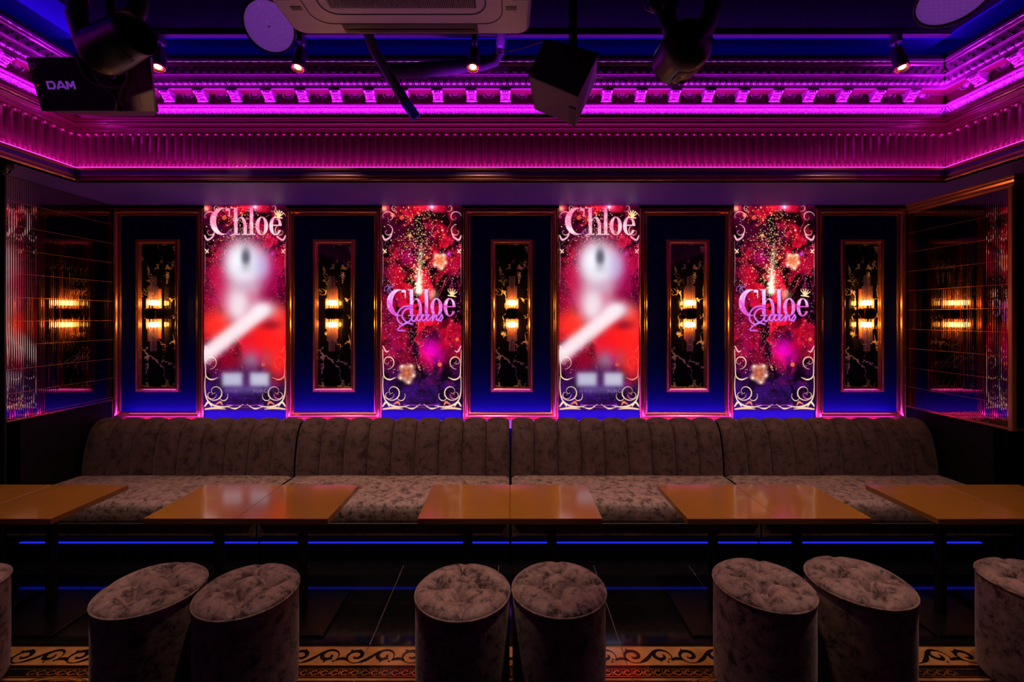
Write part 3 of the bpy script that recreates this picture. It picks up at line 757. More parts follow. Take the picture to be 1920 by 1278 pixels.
    def ground(s, kind):
        Rn = s.r
        golds = [col(255, 214, 120), col(255, 236, 190), col(255, 180, 90), col(255, 120, 130)]
        s.sparks(850, lambda: 68 + Rn.normal() * 26, lambda: Rn.uniform(2, 175), golds, .3, 1.1)
        s.sparks(420, lambda: 64 + Rn.normal() * 22, lambda: Rn.uniform(205, 315), [col(255, 150, 170), col(255, 220, 200), col(255, 60, 160)], .3, .8)
        s.sparks(420, lambda: Rn.choice([Rn.uniform(0, 24), Rn.uniform(128, 151)]), lambda: Rn.uniform(60, 300), [col(240, 220, 230), col(150, 60, 160), col(230, 120, 150)], .3, .8)
        s.sparks(130, lambda: Rn.uniform(0, 151), lambda: Rn.uniform(300, 380), [col(180, 70, 200), col(120, 60, 200)], .25, .7)
        s.glow(92, 269, 19, 18, col(255, 0, 205), .85); s.glow(100, 285, 14, 16, col(220, 0, 170), .5); s.glow(50, 95, 12, 12, col(205, 0, 150), .5)
        for x, y, r, c in ((37, 23, 4, (240, 90, 60)), (20, 18, 4, (240, 140, 70)), (53, 56, 3.5, (255, 180, 110)), (109, 296, 4, (255, 120, 60)), (70, 301, 2.5, (255, 150, 60)), (142, 249, 3.5, (240, 110, 70)), (85, 97, 3, (255, 130, 70)), (114, 46, 2, (255, 220, 220))): s.dot(x, y, r, col(*c), .8)
        s.glow(94, 3, 10, 6, col(255, 120, 190), .9); s.glow(94, 3, 3, 3, col(255, 240, 250), 1); s.glow(4, 6, 6, 6, col(255, 190, 160), .9); s.glow(126, 90, 4, 4, col(250, 60, 240), .9)
    def fountain(s):
        for _ in range(170):
            a_ = -PI / 2 + s.r.normal() * .42; l = s.r.uniform(12, 120); x = 70 + math.cos(a_) * l * .5 + s.r.normal() * 1; y = 162 + math.sin(a_) * l
            s.dot(x, y, s.r.uniform(.4, 1.1), col(255, 225, 160), .9)
        for t in np.linspace(0, 1, 30): s.glow(69 + 5 * t ** 2 + s.r.normal() * 1.6, 162 - 90 * t, 5 * (1 - t) + 1.8, 6, col(255, 205, 150), .35 * (1 - t * .4))
        for t in np.linspace(0, 1, 26): s.glow(69 + 2 * t + s.r.normal() * .9, 160 - 42 * t, 2.6 * (1 - t) + .9, 3.4, col(255, 252, 235), .8 * (1 - t * .55))
        s.glow(70, 160, 7, 5, col(255, 250, 235), .9)
        for _ in range(70): s.dot(70 + s.r.normal() * 4, 165 - abs(s.r.normal()) * 38, s.r.uniform(.5, 1.3), col(255, 250, 225), 1)
        s.glow(95, 166, 9, 9, col(255, 190, 160), .7)
    def finish(s):
        a = np.clip(s.a, 0, 1); return np.where(a <= .04045, a / 12.92, ((a + .055) / 1.055) ** 2.4)
def art_letters():
    A = Art(0); A.ground(0); A.flower(109, 103, 17, col(250, 205, 160), col(235, 110, 60)); A.flower(46, 312, 21, col(225, 165, 130), col(160, 60, 50)); A.fountain(); A.borders()
    for q, a_ in ((7, .3), (6, 1.4), (7, 2.5), (6, -1)): A.spiral(15 + 4 * math.cos(a_), 152 + 5 * math.sin(a_), q, .8, a_, 1, .8, col(175, 110, 225), .9)
    A.word(9, 156, 130, 50, col(255, 205, 250), col(214, 70, 190))
    A.crown(132, 163, 9, col(255, 220, 160))
    # script word under it
    c = col(150, 70, 205); c2 = col(225, 120, 225)
    for w_, cc, o in ((1.6, c, .8), (.7, c2, 0)):
        A.stroke([(55, 187), (40, 189), (30, 200), (30, 214), (40, 221), (52, 215), (58, 202), (52, 192), (43, 195), (38, 206), (46, 217), (58, 221)], [w_] * 12, cc)
        A.stroke([(58, 204), (56, 213), (60, 216), (66, 209), (68, 203), (66, 213), (70, 215), (76, 208), (79, 204), (76, 203), (74, 210), (78, 215), (86, 209), (89, 204), (85, 203), (83, 210), (87, 215), (94, 208), (97, 203), (95, 215), (99, 207), (103, 204), (103, 213), (107, 213), (113, 203), (115, 208), (111, 215), (106, 214)], [w_] * 28, cc)
        A.stroke([(48, 216), (36, 224), (30, 232), (44, 233)], [w_ * .8] * 4, cc)
    return A.finish()
def art_figure():
    A = Art(1); A.ground(1); A.borders()
    A.word(11, 4, 132, 51, col(246, 110, 160), col(255, 225, 228)); A.crown(137, 17, 9, col(255, 225, 150))
    for q, a_ in ((9, .3), (7, 1.4)): A.spiral(48 + 4 * math.cos(a_), 48 + 5 * math.sin(a_), q, 1.2, a_, 1, .8, col(170, 80, 205), .8)
    A.sparks(120, lambda: 76 + A.r.normal() * 24, lambda: 56 + A.r.normal() * 7, [col(255, 220, 190), col(230, 90, 200)], .3, .9)
    G_ = A.glow
    G_(76, 150, 62, 90, col(150, 0, 52), .85, 4); G_(120, 130, 30, 50, col(175, 0, 78), .7); G_(25, 150, 26, 40, col(200, 20, 80), .5); G_(120, 195, 26, 18, col(140, 0, 40), .6)
    G_(24, 222, 34, 30, col(250, 45, 32), .95, 3); G_(118, 244, 46, 40, col(252, 30, 26), .97, 3); G_(140, 215, 18, 30, col(250, 50, 40), .9, 3); G_(135, 290, 24, 40, col(248, 36, 30), .9, 3); G_(90, 262, 30, 22, col(235, 18, 24), .8)
    G_(52, 296, 30, 20, col(140, 0, 30), .85); G_(122, 222, 20, 10, col(130, 8, 30), .75); G_(86, 290, 17, 20, col(135, 110, 130), .85); G_(116, 286, 12, 18, col(175, 70, 80), .6)
    G_(64, 178, 30, 38, col(232, 212, 222), .95, 2.4); G_(92, 165, 14, 20, col(200, 120, 150), .6)
    G_(76, 110, 41, 46, col(222, 218, 232), 1.0, 4); G_(60, 100, 20, 30, col(240, 242, 248), .7); G_(108, 112, 16, 28, col(176, 170, 226), .55); G_(80, 152, 26, 10, col(190, 165, 185), .5)
    G_(77, 96, 9, 18, col(92, 88, 104), .95, 2.6); G_(77, 118, 12, 9, col(190, 180, 195), .5)
    for t in np.linspace(0, 1, 40):
        G_(-4 + 110 * t, 284 - 88 * t, 17 - 2 * t, 13, col(246, 236, 240), .30, 2.6)
    G_(110, 193, 24, 17, col(240, 234, 240), .85, 2.2); G_(62, 196, 16, 20, col(238, 222, 230), .7, 2)
    G_(76, 322, 52, 26, col(74, 30, 92), .65, 4); A.block(52, 324, 19, 13, col(178, 176, 200)); A.block(102, 324, 18, 13, col(184, 182, 204)); G_(76, 343, 44, 8, col(105, 90, 150), .6)
    # what is left of the caption at its two ends
    k = col(150, 120, 170)
    for x in (40, 48, 56): A.stroke([(x, 348), (x, 342), (x + 4, 348), (x + 4, 342)], [.35] * 4, k, .6)
    A.stroke([(94, 343), (90, 343.5), (94, 346), (90, 348)], [.45] * 4, k, .8); A.stroke([(97, 342), (97, 347), (101, 347), (101, 342)], [.45] * 4, k, .8)
    A.stroke([(104, 348), (104, 342), (108, 348), (108, 342)], [.45] * 4, k, .8); A.spiral(113, 345, 2.6, 1, 0, 1, .5, k)
    A.stroke([(112, 342), (116, 342), (117, 346), (113, 348), (111, 345), (112, 342)], [.4] * 6, k, .8)
    return A.finish()
def screen_mesh(name, W, H, art):
    me = bpy.data.meshes.new(name); nx, ny = CW - 1, CH - 1
    ii, jj = np.meshgrid(np.arange(CW), np.arange(CH))
    v = np.zeros((CH * CW, 3)); v[:, 0] = (ii.ravel() / nx - .5) * W; v[:, 2] = (.5 - jj.ravel() / ny) * H
    me.vertices.add(CH * CW); me.vertices.foreach_set('co', v.ravel())
    a = (jj[:-1, :-1] * CW + ii[:-1, :-1]).ravel()
    q = np.stack([a, a + CW, a + CW + 1, a + 1], 1).ravel().astype(np.int32)
    n = nx * ny; me.loops.add(n * 4); me.loops.foreach_set('vertex_index', q); me.polygons.add(n)
    me.polygons.foreach_set('loop_start', np.arange(n, dtype=np.int32) * 4)
    try: me.polygons.foreach_set('loop_total', np.full(n, 4, np.int32))
    except Exception: pass
    me.update(calc_edges=True)
    at = me.color_attributes.new('print', 'FLOAT_COLOR', 'POINT')
    c = np.ones((CH * CW, 4), np.float32); c[:, :3] = art.reshape(-1, 3); at.data.foreach_set('color', c.ravel())
    me.materials.append(M['screen']); return me
SWd = .645; ST, SB = bz(386.0), bz(768)
meL = screen_mesh('screen_letters', SWd, ST - SB, art_letters()); meF = screen_mesh('screen_figure', SWd, ST - SB, art_figure())
for i, (a, b_, me, lab) in enumerate(((385, 538, meF, 'left one of the two backlit posters of a blurred figure in red'), (717, 866, meL, 'left one of the two red backlit posters lettered across the middle'),
                                (1047.5, 1197.5, meF, 'right one of the two backlit posters of a blurred figure in red'), (1373.6, 1525, meL, 'right one of the two red backlit posters lettered across the middle'))):
    x0, x1 = bx(a), bx(b_); root = empty('lightbox_poster', ((x0 + x1) / 2, WY - .018, (ST + SB) / 2)); tag(root, lab, 'poster', 'lightbox posters on the back wall')
    o = bpy.data.objects.new('screen', me); C.objects.link(o); o.parent = root; o.scale = ((x1 - x0 - .004) / SWd, 1, 1)
    hw = (x1 - x0) / 2; hh = (ST - SB) / 2
    MB().box(-hw, hw, .001, .018, -hh, min(hh, 2.456 - (ST + SB) / 2)).build('casing', M['black'], root)
    # small blue plinth panel below
    MB().box(-hw, hw, .006, .018, bz(785) - (ST + SB) / 2, -hh - .002).build('foot_panel', M['panel'], root)

# --- crystal wall lights
def make_sconce():
    root = empty('crystal_wall_light', (0, 0, 0))
    MB().rbox(-.035, .035, -.012, .0, -.20, .20, .004).build('backplate', M['gold'], root)
    MB().rbox(-.041, .041, -.085, -.012, -.037, .037, .004).build('lamp_box', M['mirror_box'], root)
    MB().box(-.043, -.039, -.087, -.08, -.038, .038).build('box_edge', M['gold'], root)
    MB().box(.039, .043, -.087, -.08, -.038, .038).build('box_edge', M['gold'], root)
    for s_ in (1, -1):
        MB().lathe([(0, .020), (.004, .036), (.030, .036), (.036, .020)], (0, -.046, s_ * .068), (0, -.046, s_ * .5), 20).build('glowing_lamp', M['lamp'], root)
        MB().lathe([(0, .050), (.005, .050)], (0, -.046, s_ * .038), (0, -.046, s_ * .5), 24).build('gold_disc', M['gold'], root)
        g = MB()
        for n, r, z0_, z1_ in ((5, .021, .105, .295), (9, .036, .105, .216), (14, .0465, .043, .120)):
            for k in range(n):
                a_ = PI + PI * (k + .5) / n if n < 14 else 2 * PI * k / 14
                x, y = r * math.cos(a_), -.046 + r * math.sin(a_)
                o = MB().rod((x, y, s_ * z0_), (x, y, s_ * z1_), .0042, 8).build('glass_rod', M['glass'], root)
    return root
sc0 = make_sconce(); index_kids()
sp = [(299, 'on the leftmost panel'), (628, 'on the second panel from left'), (960, 'on the middle panel'), (1288, 'on the second panel from right'), (1614, 'on the rightmost panel')]
for i, (px, lab) in enumerate(sp):
    o = sc0 if i == 0 else copy_tree(sc0)
    o.location = (bx(px) if i not in (0,) else bx(299), WY - .010, bz(588)); tag(o, 'glass rod wall light with two glowing bands ' + lab, 'wall lamp', 'crystal wall lights on the marble strips')

# ------------------------------------------------------------------ sofas
mods = [(-3.145, -1.590), (-1.580, -.006), (.006, 1.562), (1.572, 3.14)]
slab = ['leftmost of four sections', 'left of the gap at the middle', 'right of the gap at the middle', 'rightmost of four sections']
def back_profile(v):                                      # (y, z) up the face, over the top and down the rear
    pts = [(3.315, .40), (3.322, .50), (3.338, .60), (3.362, .69), (3.392, .75), (3.430, .787), (3.470, .795), (3.500, .785), (3.515, .74), (3.520, .60), (3.52, .30)]
    t = v * (len(pts) - 1); i = min(int(t), len(pts) - 2); q = t - i
    return pts[i][0] * (1 - q) + pts[i + 1][0] * q, pts[i][1] * (1 - q) + pts[i + 1][1] * q
for i, (x0, x1) in enumerate(mods):
    root = empty('banquette_sofa', ((x0 + x1) / 2, 3.2, 0)); xc = (x0 + x1) / 2; W = x1 - x0
    tag(root, 'grey brown velvet bench sofa with channelled back, ' + slab[i], 'sofa', 'bench sofa sections along the back wall')
    cw = W / 9
    def ch(u, v):
        y, z = back_profile(v); r = cw * .5 * .985; xx = (u - .5) * 2
        h = .028 * (1 - abs(xx) ** 2.4) ** .6 if abs(xx) < 1 else 0
        nx_ = -1 if v < .55 else .2
        k = min(1, max(0, (v - .42) / .2)); y2 = y - h * (1 - k) ; z2 = z + h * k * .8 - (.006 * k if abs(xx) > .98 else 0)
        return (xx * r, y2 + .022 - 3.2, z2 - .02)
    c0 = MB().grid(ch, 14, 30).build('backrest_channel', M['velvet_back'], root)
    for k in range(9):
        xk = -W / 2 + (k + .5) * cw
        if k == 0: c0.location = (xk, 0, 0)
        else: place(c0, (xk, 0, 0), 0, root)
    # seat cushion: rounded slab
    def seat(u, v):
        # v: 0 front bottom -> up -> back
        pts = [(2.822, .285), (2.812, .30), (2.806, .34), (2.806, .375), (2.812, .398), (2.830, .415), (2.86, .421), (3.0, .424), (3.2, .421), (3.30, .417), (3.34, .405), (3.345, .38)]
        t = v * (len(pts) - 1); j = min(int(t), len(pts) - 2); q = t - j
        y = pts[j][0] * (1 - q) + pts[j + 1][0] * q; z = pts[j][1] * (1 - q) + pts[j + 1][1] * q
        xx = (u - .5) * 2; e = 1 - min(1, (1 - abs(xx)) / .035)
        z -= .018 * e ** 2 if z > .39 else 0; y += .02 * e ** 2 if y < 2.9 else 0
        z += .002 * math.sin(7 * xx + 5 * v + i)
        return (xx * (W / 2 - .003), y - 3.2, z)
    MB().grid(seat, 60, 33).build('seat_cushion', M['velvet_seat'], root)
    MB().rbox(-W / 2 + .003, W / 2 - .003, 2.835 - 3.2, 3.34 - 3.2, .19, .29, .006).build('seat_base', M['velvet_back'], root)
    MB().tube([(-W / 2 + .01, 2.808 - 3.2, .292), (W / 2 - .01, 2.808 - 3.2, .292)], .004, 6).build('seam_piping', M['stitch'], root)
    MB().box(-W / 2 + .003, W / 2 - .003, 2.878 - 3.2, 3.50 - 3.2, .0, .19).build('plinth', M['black'], root)
    MB().box(-W / 2 + .003, W / 2 - .003, 3.44 - 3.2, 3.50 - 3.2, .19, .70).build('back_frame', M['black'], root)
    x_r = W / 2 - (.0 if i < 3 else .17); x_l = -W / 2 + (.0 if i else .05)
    MB().box(x_l, x_r, 2.866 - 3.2, 2.877 - 3.2, .1420, .1462).build('led_tape', M['tape_blue'], root)

# ------------------------------------------------------------------ tables
def make_table():
    root = empty('lounge_table', (0, 0, 0)); h = .2212
    MB().rbox(-h, h, -h, h, .572, .600, .0015).build('tabletop', M['table'], root)
    MB().frame(-h - .0004, h + .0004, .573, .5985, 0, [(0, 0), (0, 0)]) 
    MB().box(-.12, .12, -.12, .12, .560, .5715).build('mount_plate', M['black_metal'], root)
    MB().rod((0, 0, .012), (0, 0, .561), .025, 20).build('column', M['black_metal'], root)
    MB().rbox(-.18, .18, -.18, .18, 0.001, .012, .003).build('base_plate', M['black_metal'], root)
    e = MB().box(-h - .0006, h + .0006, -h - .0012, -h - .0002, .5725, .5975).build('front_edging', M['table_edge'], root)
    return root
t0 = make_table(); index_kids()
pairs = [(-2.200 - .888, -.006, 'at the far left edge'), (-1.762, -.004, 'second from the left'), (-.447, 0, 'in the middle'), (.848, .004, 'second from the right'), (2.048, .006, 'at the far right edge')]
firstt = True
for j, (x0, rz, lab) in enumerate(pairs):
    for s_ in (0, 1):
        o = t0 if firstt else copy_tree(t0); firstt = False
        c = Vector((x0 + .444, 2.405, 0)); off = (-.2222, .2222)[s_]
        o.location = (c.x + off * math.cos(rz), c.y + off * math.sin(rz), 0); o.rotation_euler = (0, 0, rz)
        tag(o, 'square amber lacquered table, %s one of the pair %s' % (('left', 'right')[s_], lab), 'table', 'square tables in front of the sofas')

# ------------------------------------------------------------------ stools
def make_stool(seed):
    root = empty('drum_stool', (0, 0, 0)); R = .193; HS = .432
    btn = [(.092 * math.cos(a_), .092 * math.sin(a_)) for a_ in (PI / 4, 3 * PI / 4, 5 * PI / 4, 7 * PI / 4)]
    segs = [(btn[k], btn[(k + 1) % 4]) for k in range(4)] + [((x, y), (x * 2.08, y * 2.08)) for x, y in btn]
    def dseg(px, py, a_, b_):
        ax, ay = a_; bx_, by = b_; vx, vy = bx_ - ax, by - ay; L2 = vx * vx + vy * vy
        t = max(0, min(1, ((px - ax) * vx + (py - ay) * vy) / L2)); mx = ax + vx * t; my = ay + vy * t
        bow = .014 * math.sin(PI * t); nx_, ny_ = -vy / math.sqrt(L2), vx / math.sqrt(L2)
        return math.hypot(px - mx - nx_ * bow, py - my - ny_ * bow)
    def hgt(x, y):
        r = math.hypot(x, y) / R
        z = HS + .030 * (1 - r ** 4) ** .5 if r < 1 else HS
        z += .018 * (1 - r * r)
        g = 0
        for a_, b_ in segs: d = dseg(x, y, a_, b_); g = max(g, .019 * math.exp(-(d / .0095) ** 1.3) * min(1, (1.02 - r) * 8))
        p = sum(.056 * math.exp(-((math.hypot(x - bx_, y - by)) / .032) ** 1.3) for bx_, by in btn)
        return z - g - p
    v = []; f = []; nr, na = 44, 128
    for i in range(nr + 1):
        r = R * math.sin(PI / 2 * i / nr)
        for k in range(na):
            a_ = 2 * PI * k / na; x, y = r * math.cos(a_), r * math.sin(a_); v.append((x, y, hgt(x, y)))
    for i in range(nr):
        for k in range(na): j = (k + 1) % na; f.append((i * na + k, i * na + j, (i + 1) * na + j, (i + 1) * na + k))
    cush = MB().add(v, f, True).build('tufted_cushion', M['velvet'], root, True)
    ang = [2 * PI * k / 48 for k in range(48)]
    MB().tube([(R * 1.008 * math.cos(a_), R * 1.008 * math.sin(a_), HS - .001) for a_ in ang], .0042, 6, True).build('piping', M['velvet'], root)
    prof = [(.012, R * .97), (.02, R * .985), (.10, R * 1.0), (.22, R * 1.003), (.33, R * 1.0), (HS - .015, R * 1.0), (HS - .002, R * .992)]
    MB().lathe(prof, (0, 0, 0), (0, 0, 1), 64).build('drum', M['velvet'], root)
    MB().lathe([(0.001, R * .9), (.014, R * .9)], (0, 0, 0), (0, 0, 1), 32).build('foot_ring', M['black'], root)
    for bx_, by in btn: MB().ball((bx_, by, HS - .006), .011, .011, .006, 10, 6).build('button', M['velvet'], cush)
    return root
s0 = make_stool(0); index_kids()
stools = [(-2.37, 1.90, .5, 'cut by the left edge of the picture'), (-1.497, 1.90, .75, 'left stool of the left pair'), (-1.090, 1.889, .95, 'right stool of the left pair'),
          (-.197, 1.887, .80, 'left stool of the middle pair'), (.202, 1.905, .70, 'right stool of the middle pair'), (1.072, 1.933, .35, 'left stool of the right pair'), (1.493, 1.953, .62, 'right stool of the right pair'), (2.255, 1.94, .55, 'cut by the right edge of the picture')]
for i, (x, y, rz, lab) in enumerate(stools):
    o = s0 if i == 0 else copy_tree(s0); o.location = (x, y, 0); o.rotation_euler = (0, 0, rz)
    tag(o, 'grey velvet drum stool with buttoned top, ' + lab, 'stool', 'velvet drum stools in the foreground')

# ------------------------------------------------------------------ ceiling: air conditioner
AY1 = 1.859; AZ = 2.715; AW = .95; ax = ((557 + 993) / 2 - 957) * AY1 / F
ac = empty('air_conditioner', (ax, AY1 - AW / 2, AZ)); tag(ac, 'ceiling cassette air conditioner with louvres at the top centre', 'air conditioner')
def rrect(hx, hy, r, n=6):
    out = []
    for cx, cy, a0 in ((hx - r, hy - r, 0), (-hx + r, hy - r, PI / 2), (-hx + r, -hy + r, PI), (hx - r, -hy + r, 3 * PI / 2)):
        for k in range(n + 1): a_ = a0 + PI / 2 * k / n; out.append((cx + r * math.cos(a_), cy + r * math.sin(a_)))
    return out
def stack(mb, rings, cap0=True, cap1=True, smooth=False):
    n = len(rings[0][0]); v = []; f = []
    for ring, z in rings: v += [(x, y, z) for x, y in ring]
    for k in range(len(rings) - 1):
        for i in range(n): j = (i + 1) % n; f.append((k * n + i, k * n + j, (k + 1) * n + j, (k + 1) * n + i))
    if cap0: f.append(tuple(range(n - 1, -1, -1)))
    if cap1: f.append(tuple(range((len(rings) - 1) * n, len(rings) * n)))
    return mb.add(v, f, smooth)
h = AW / 2
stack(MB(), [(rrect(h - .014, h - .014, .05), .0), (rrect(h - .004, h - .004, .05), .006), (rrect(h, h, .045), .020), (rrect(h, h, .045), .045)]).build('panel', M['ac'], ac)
stack(MB(), [(rrect(h - .06, h - .06, .02), .045), (rrect(h - .06, h - .06, .02), .30)]).build('body', M['black'], ac)
# raised centre with intake grille: ring grooves
stack(MB(), [(rrect(.30, .335, .06), -.004), (rrect(.308, .343, .06), .002)]).build('grille_frame', M['ac'], ac)
def ringline(hx, hy, r, z, w_=.002):
    a_ = rrect(hx, hy, r); return MB().tube([(x, y, z) for x, y in a_], w_, 6, True)
ringline(.365, .400, .07, .0).build('panel_joint', M['black'], ac); ringline(.306, .341, .06, -.003).build('grille_joint', M['black'], ac)
MB().box(-.27, .27, -.29, .303, -.0055, -.003).build('intake_opening', M['black'], ac)
g = MB()
for k in range(78):
    x = -.262 + k * .0068; g.add([(x, -.28, -.006), (x + .0012, -.28, -.006), (x + .0012, .298, -.006), (x, .298, -.006), (x, -.28, -.012), (x + .0012, -.28, -.012), (x + .0012, .298, -.012), (x, .298, -.012)], [(0, 1, 2, 3), (7, 6, 5, 4), (0, 4, 5, 1), (1, 5, 6, 2), (2, 6, 7, 3), (3, 7, 4, 0)])
tag(g.build('grille_fins', M['ac'], ac), kind='stuff')
for sx, sy in ((0, 1), (0, -1), (1, 0), (-1, 0)):
    L_ = .267; m = MB()
    if sy: m.box(-L_, L_, sy * .431 - .026, sy * .431 + .026, -.001, .02)
    else: m.box(sx * .431 - .026, sx * .431 + .026, -L_, L_, -.001, .02)
    s_ = m.build('air_outlet', M['black'], ac)
    m = MB()
    if sy: m.box(-L_ + .01, L_ - .01, sy * .437 - .004, sy * .437 + .010, -.003, -.001)
    else: m.box(sx * .437 - .004, sx * .437 + .010, -L_ + .01, L_ - .01, -.003, -.001)
    m.build('louvre', M['black_metal'], ac)
    for q in (-1, 1):
        m = MB(); a_, b_ = (q * .285, sy * .437) if sy else (sx * .437, q * .285)
        if sy: m.add([(a_, b_ - .024, -.0012), (a_ + q * .03, b_ - .03, -.0012), (a_ + .004 * q, b_ + .024, -.0012)], [(0, 1, 2)])
for sx in (-1, 1):
    for sy in (-1, 1):
        MB().box(sx * .40 - .02, sx * .40 + .02, sy * .31 - .010, sy * .31 + .010, -.0015, .004).build('corner_cap', M['black'], ac)
for sx in (-1, 1):
    for sy in (-1, 1): MB().rod((sx * .36, sy * .36, .29), (sx * .36, sy * .36, CEIL - AZ), .006, 8).build('hanger_rod', M['black_metal'], ac)
# insulated pipes behind the unit
pp = empty('insulated_pipe', P(760, 130, 2.2)); tag(pp, 'dark insulated pipe branching below the rear of the air conditioner', 'pipe')
def rel(p, o): return tuple(Vector(p) - o.location)
MB().tube([rel(P(676, 20, 2.45), pp), rel(P(700, 92, 2.47), pp), rel(P(735, 150, 2.5), pp), rel(P(762, 194, 2.54), pp)], .028, 14).build('slanting_pipe', M['pipe'], pp)
MB().tube([rel(P(762, 194, 2.54), pp), rel(P(781, 221, 2.57), pp)], .0295, 14).build('pipe_end', pbr('blue_pipe_end', (.03, .05, .75), .4), pp)  # blue light falling on the pipe's end is put into its base colour
MB().tube([rel(P(720, 134, 2.51), pp), rel(P(830, 128, 2.78), pp), rel(P(880, 123, 2.832), pp), rel(P(905, 121, 2.832), pp), rel(P(928, 114, 2.825), pp), rel(P(937, 95, 2.79), pp)], [.040, .042, .036, .036, .034, .030], 14).build('level_pipe', M['grille'], pp)
MB().tube([rel(P(937, 102, 2.79), pp), rel(P(938, 85, 2.77), pp), rel(P(939, 74, 2.70), pp), rel(P(939, 50, 2.5), pp)], .028, 14).build('riser_pipe', M['pipe'], pp)

# track and its four spots
TY = 2.73; TZ = 3.272
tr = MB().rbox((150 - 957) * TY / F, (1780 - 957) * TY / F, TY - .018, TY + .018, TZ - .022, CEIL - .0205, .003).build('lighting_track', M['black']); tag(tr, 'long black lighting track along the dark ceiling', 'track')
def make_spot(px, tilt, lab, aim, pw):
    x = (px - 957) * TY / F; root = empty('track_spotlight', (x, TY, TZ - .022)); tag(root, 'black track spotlight with a warm lens, ' + lab, 'spotlight', 'track spotlights')
    MB().rbox(-.016, .016, -.03, .03, -.045, 0, .003).build('adapter', M['black'], root)
    MB().rod((0, 0, -.045), (0, 0, -.085), .006, 10).build('stem', M['black_metal'], root)
    d = Vector((math.sin(tilt), -.35, -1)).normalized(); a_ = Vector((0, 0, -.08)) - d * .005
    MB().lathe([(0, .012), (.006, .030), (.02, .036), (.135, .037), (.14, .036)], a_, a_ + d, 24).build('barrel', M['black'], root)
    e = a_ + d * .1405
    MB().lathe([(0, .034), (.006, .038), (.012, .036), (.012, .027), (.004, .024)], e, e + d, 24, caps=False).build('lens_ring', M['brass'], root)
    MB().lathe([(0, .020), (.003, .018)], e + d * .001, e + d * 2, 20).build('lens', M['lens'], root)
    p = root.location + e + d * .02
    spot('track_beam', p, p + d.lerp(Vector(aim) - p, 0.0) if aim is None else aim, pw, (1, .68, .45), 62, .8, .02)
make_spot(300, .18, 'leftmost of four', (-1.7, 2.7, .5), 12)
make_spot(565, .0, 'second from the left', (-.9, 2.9, .5), 17)
make_spot(890, -.05, 'third from the left', (-.1, 2.9, .5), 17)
make_spot(1680, -.02, 'rightmost of four', (1.5, 2.8, .5), 14)

# LED par lamps
def par(loc, r, aim, lab):
    root = empty('round_stage_lamp', loc); tag(root, lab, 'stage lamp')
    d = Vector(aim).normalized(); o = Vector((0, 0, 0))
    MB().lathe([(-.11, r * .45), (-.10, r * .7), (-.04, r * .97), (0, r * 1.03), (.008, r * 1.02), (.008, r * .96), (-.002, r * .95)], o, d, 36, caps=False).build('housing', M['black'], root)
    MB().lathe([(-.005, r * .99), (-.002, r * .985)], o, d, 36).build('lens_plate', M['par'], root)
    u = d.orthogonal().normalized(); w_ = d.cross(u); dots = MB(); s_ = r / 6.6
    for i in range(-7, 8):
        for j in range(-7, 8):
            q = u * (i * s_ + (j % 2) * s_ / 2) + w_ * (j * s_ * .87)
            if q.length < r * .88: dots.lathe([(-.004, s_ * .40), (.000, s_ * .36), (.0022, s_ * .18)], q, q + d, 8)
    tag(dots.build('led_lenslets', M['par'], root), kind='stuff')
    MB().ball(d * .001, .004, .004, .004, 8, 6).build('centre_screw', M['black'], root)
    MB().tube([u * 0 + Vector((-r * 1.06, 0, 0)), Vector((-r * 1.08, .04, .12)), Vector((0, .05, .2)), Vector((r * 1.08, .04, .12)), Vector((r * 1.06, 0, 0))], .007, 8).build('bracket', M['black_metal'], root)
    MB().rod((0, .05, .2), (0, .05, CEIL - loc[2]), .012, 10).build('hanging_pole', M['black_metal'], root)
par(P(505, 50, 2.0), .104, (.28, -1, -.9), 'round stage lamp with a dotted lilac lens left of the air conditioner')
par(P(1788, -5, 1.9), .125, (-.35, -.6, -1.45), 'round stage lamp with a dotted lens at the top right edge')

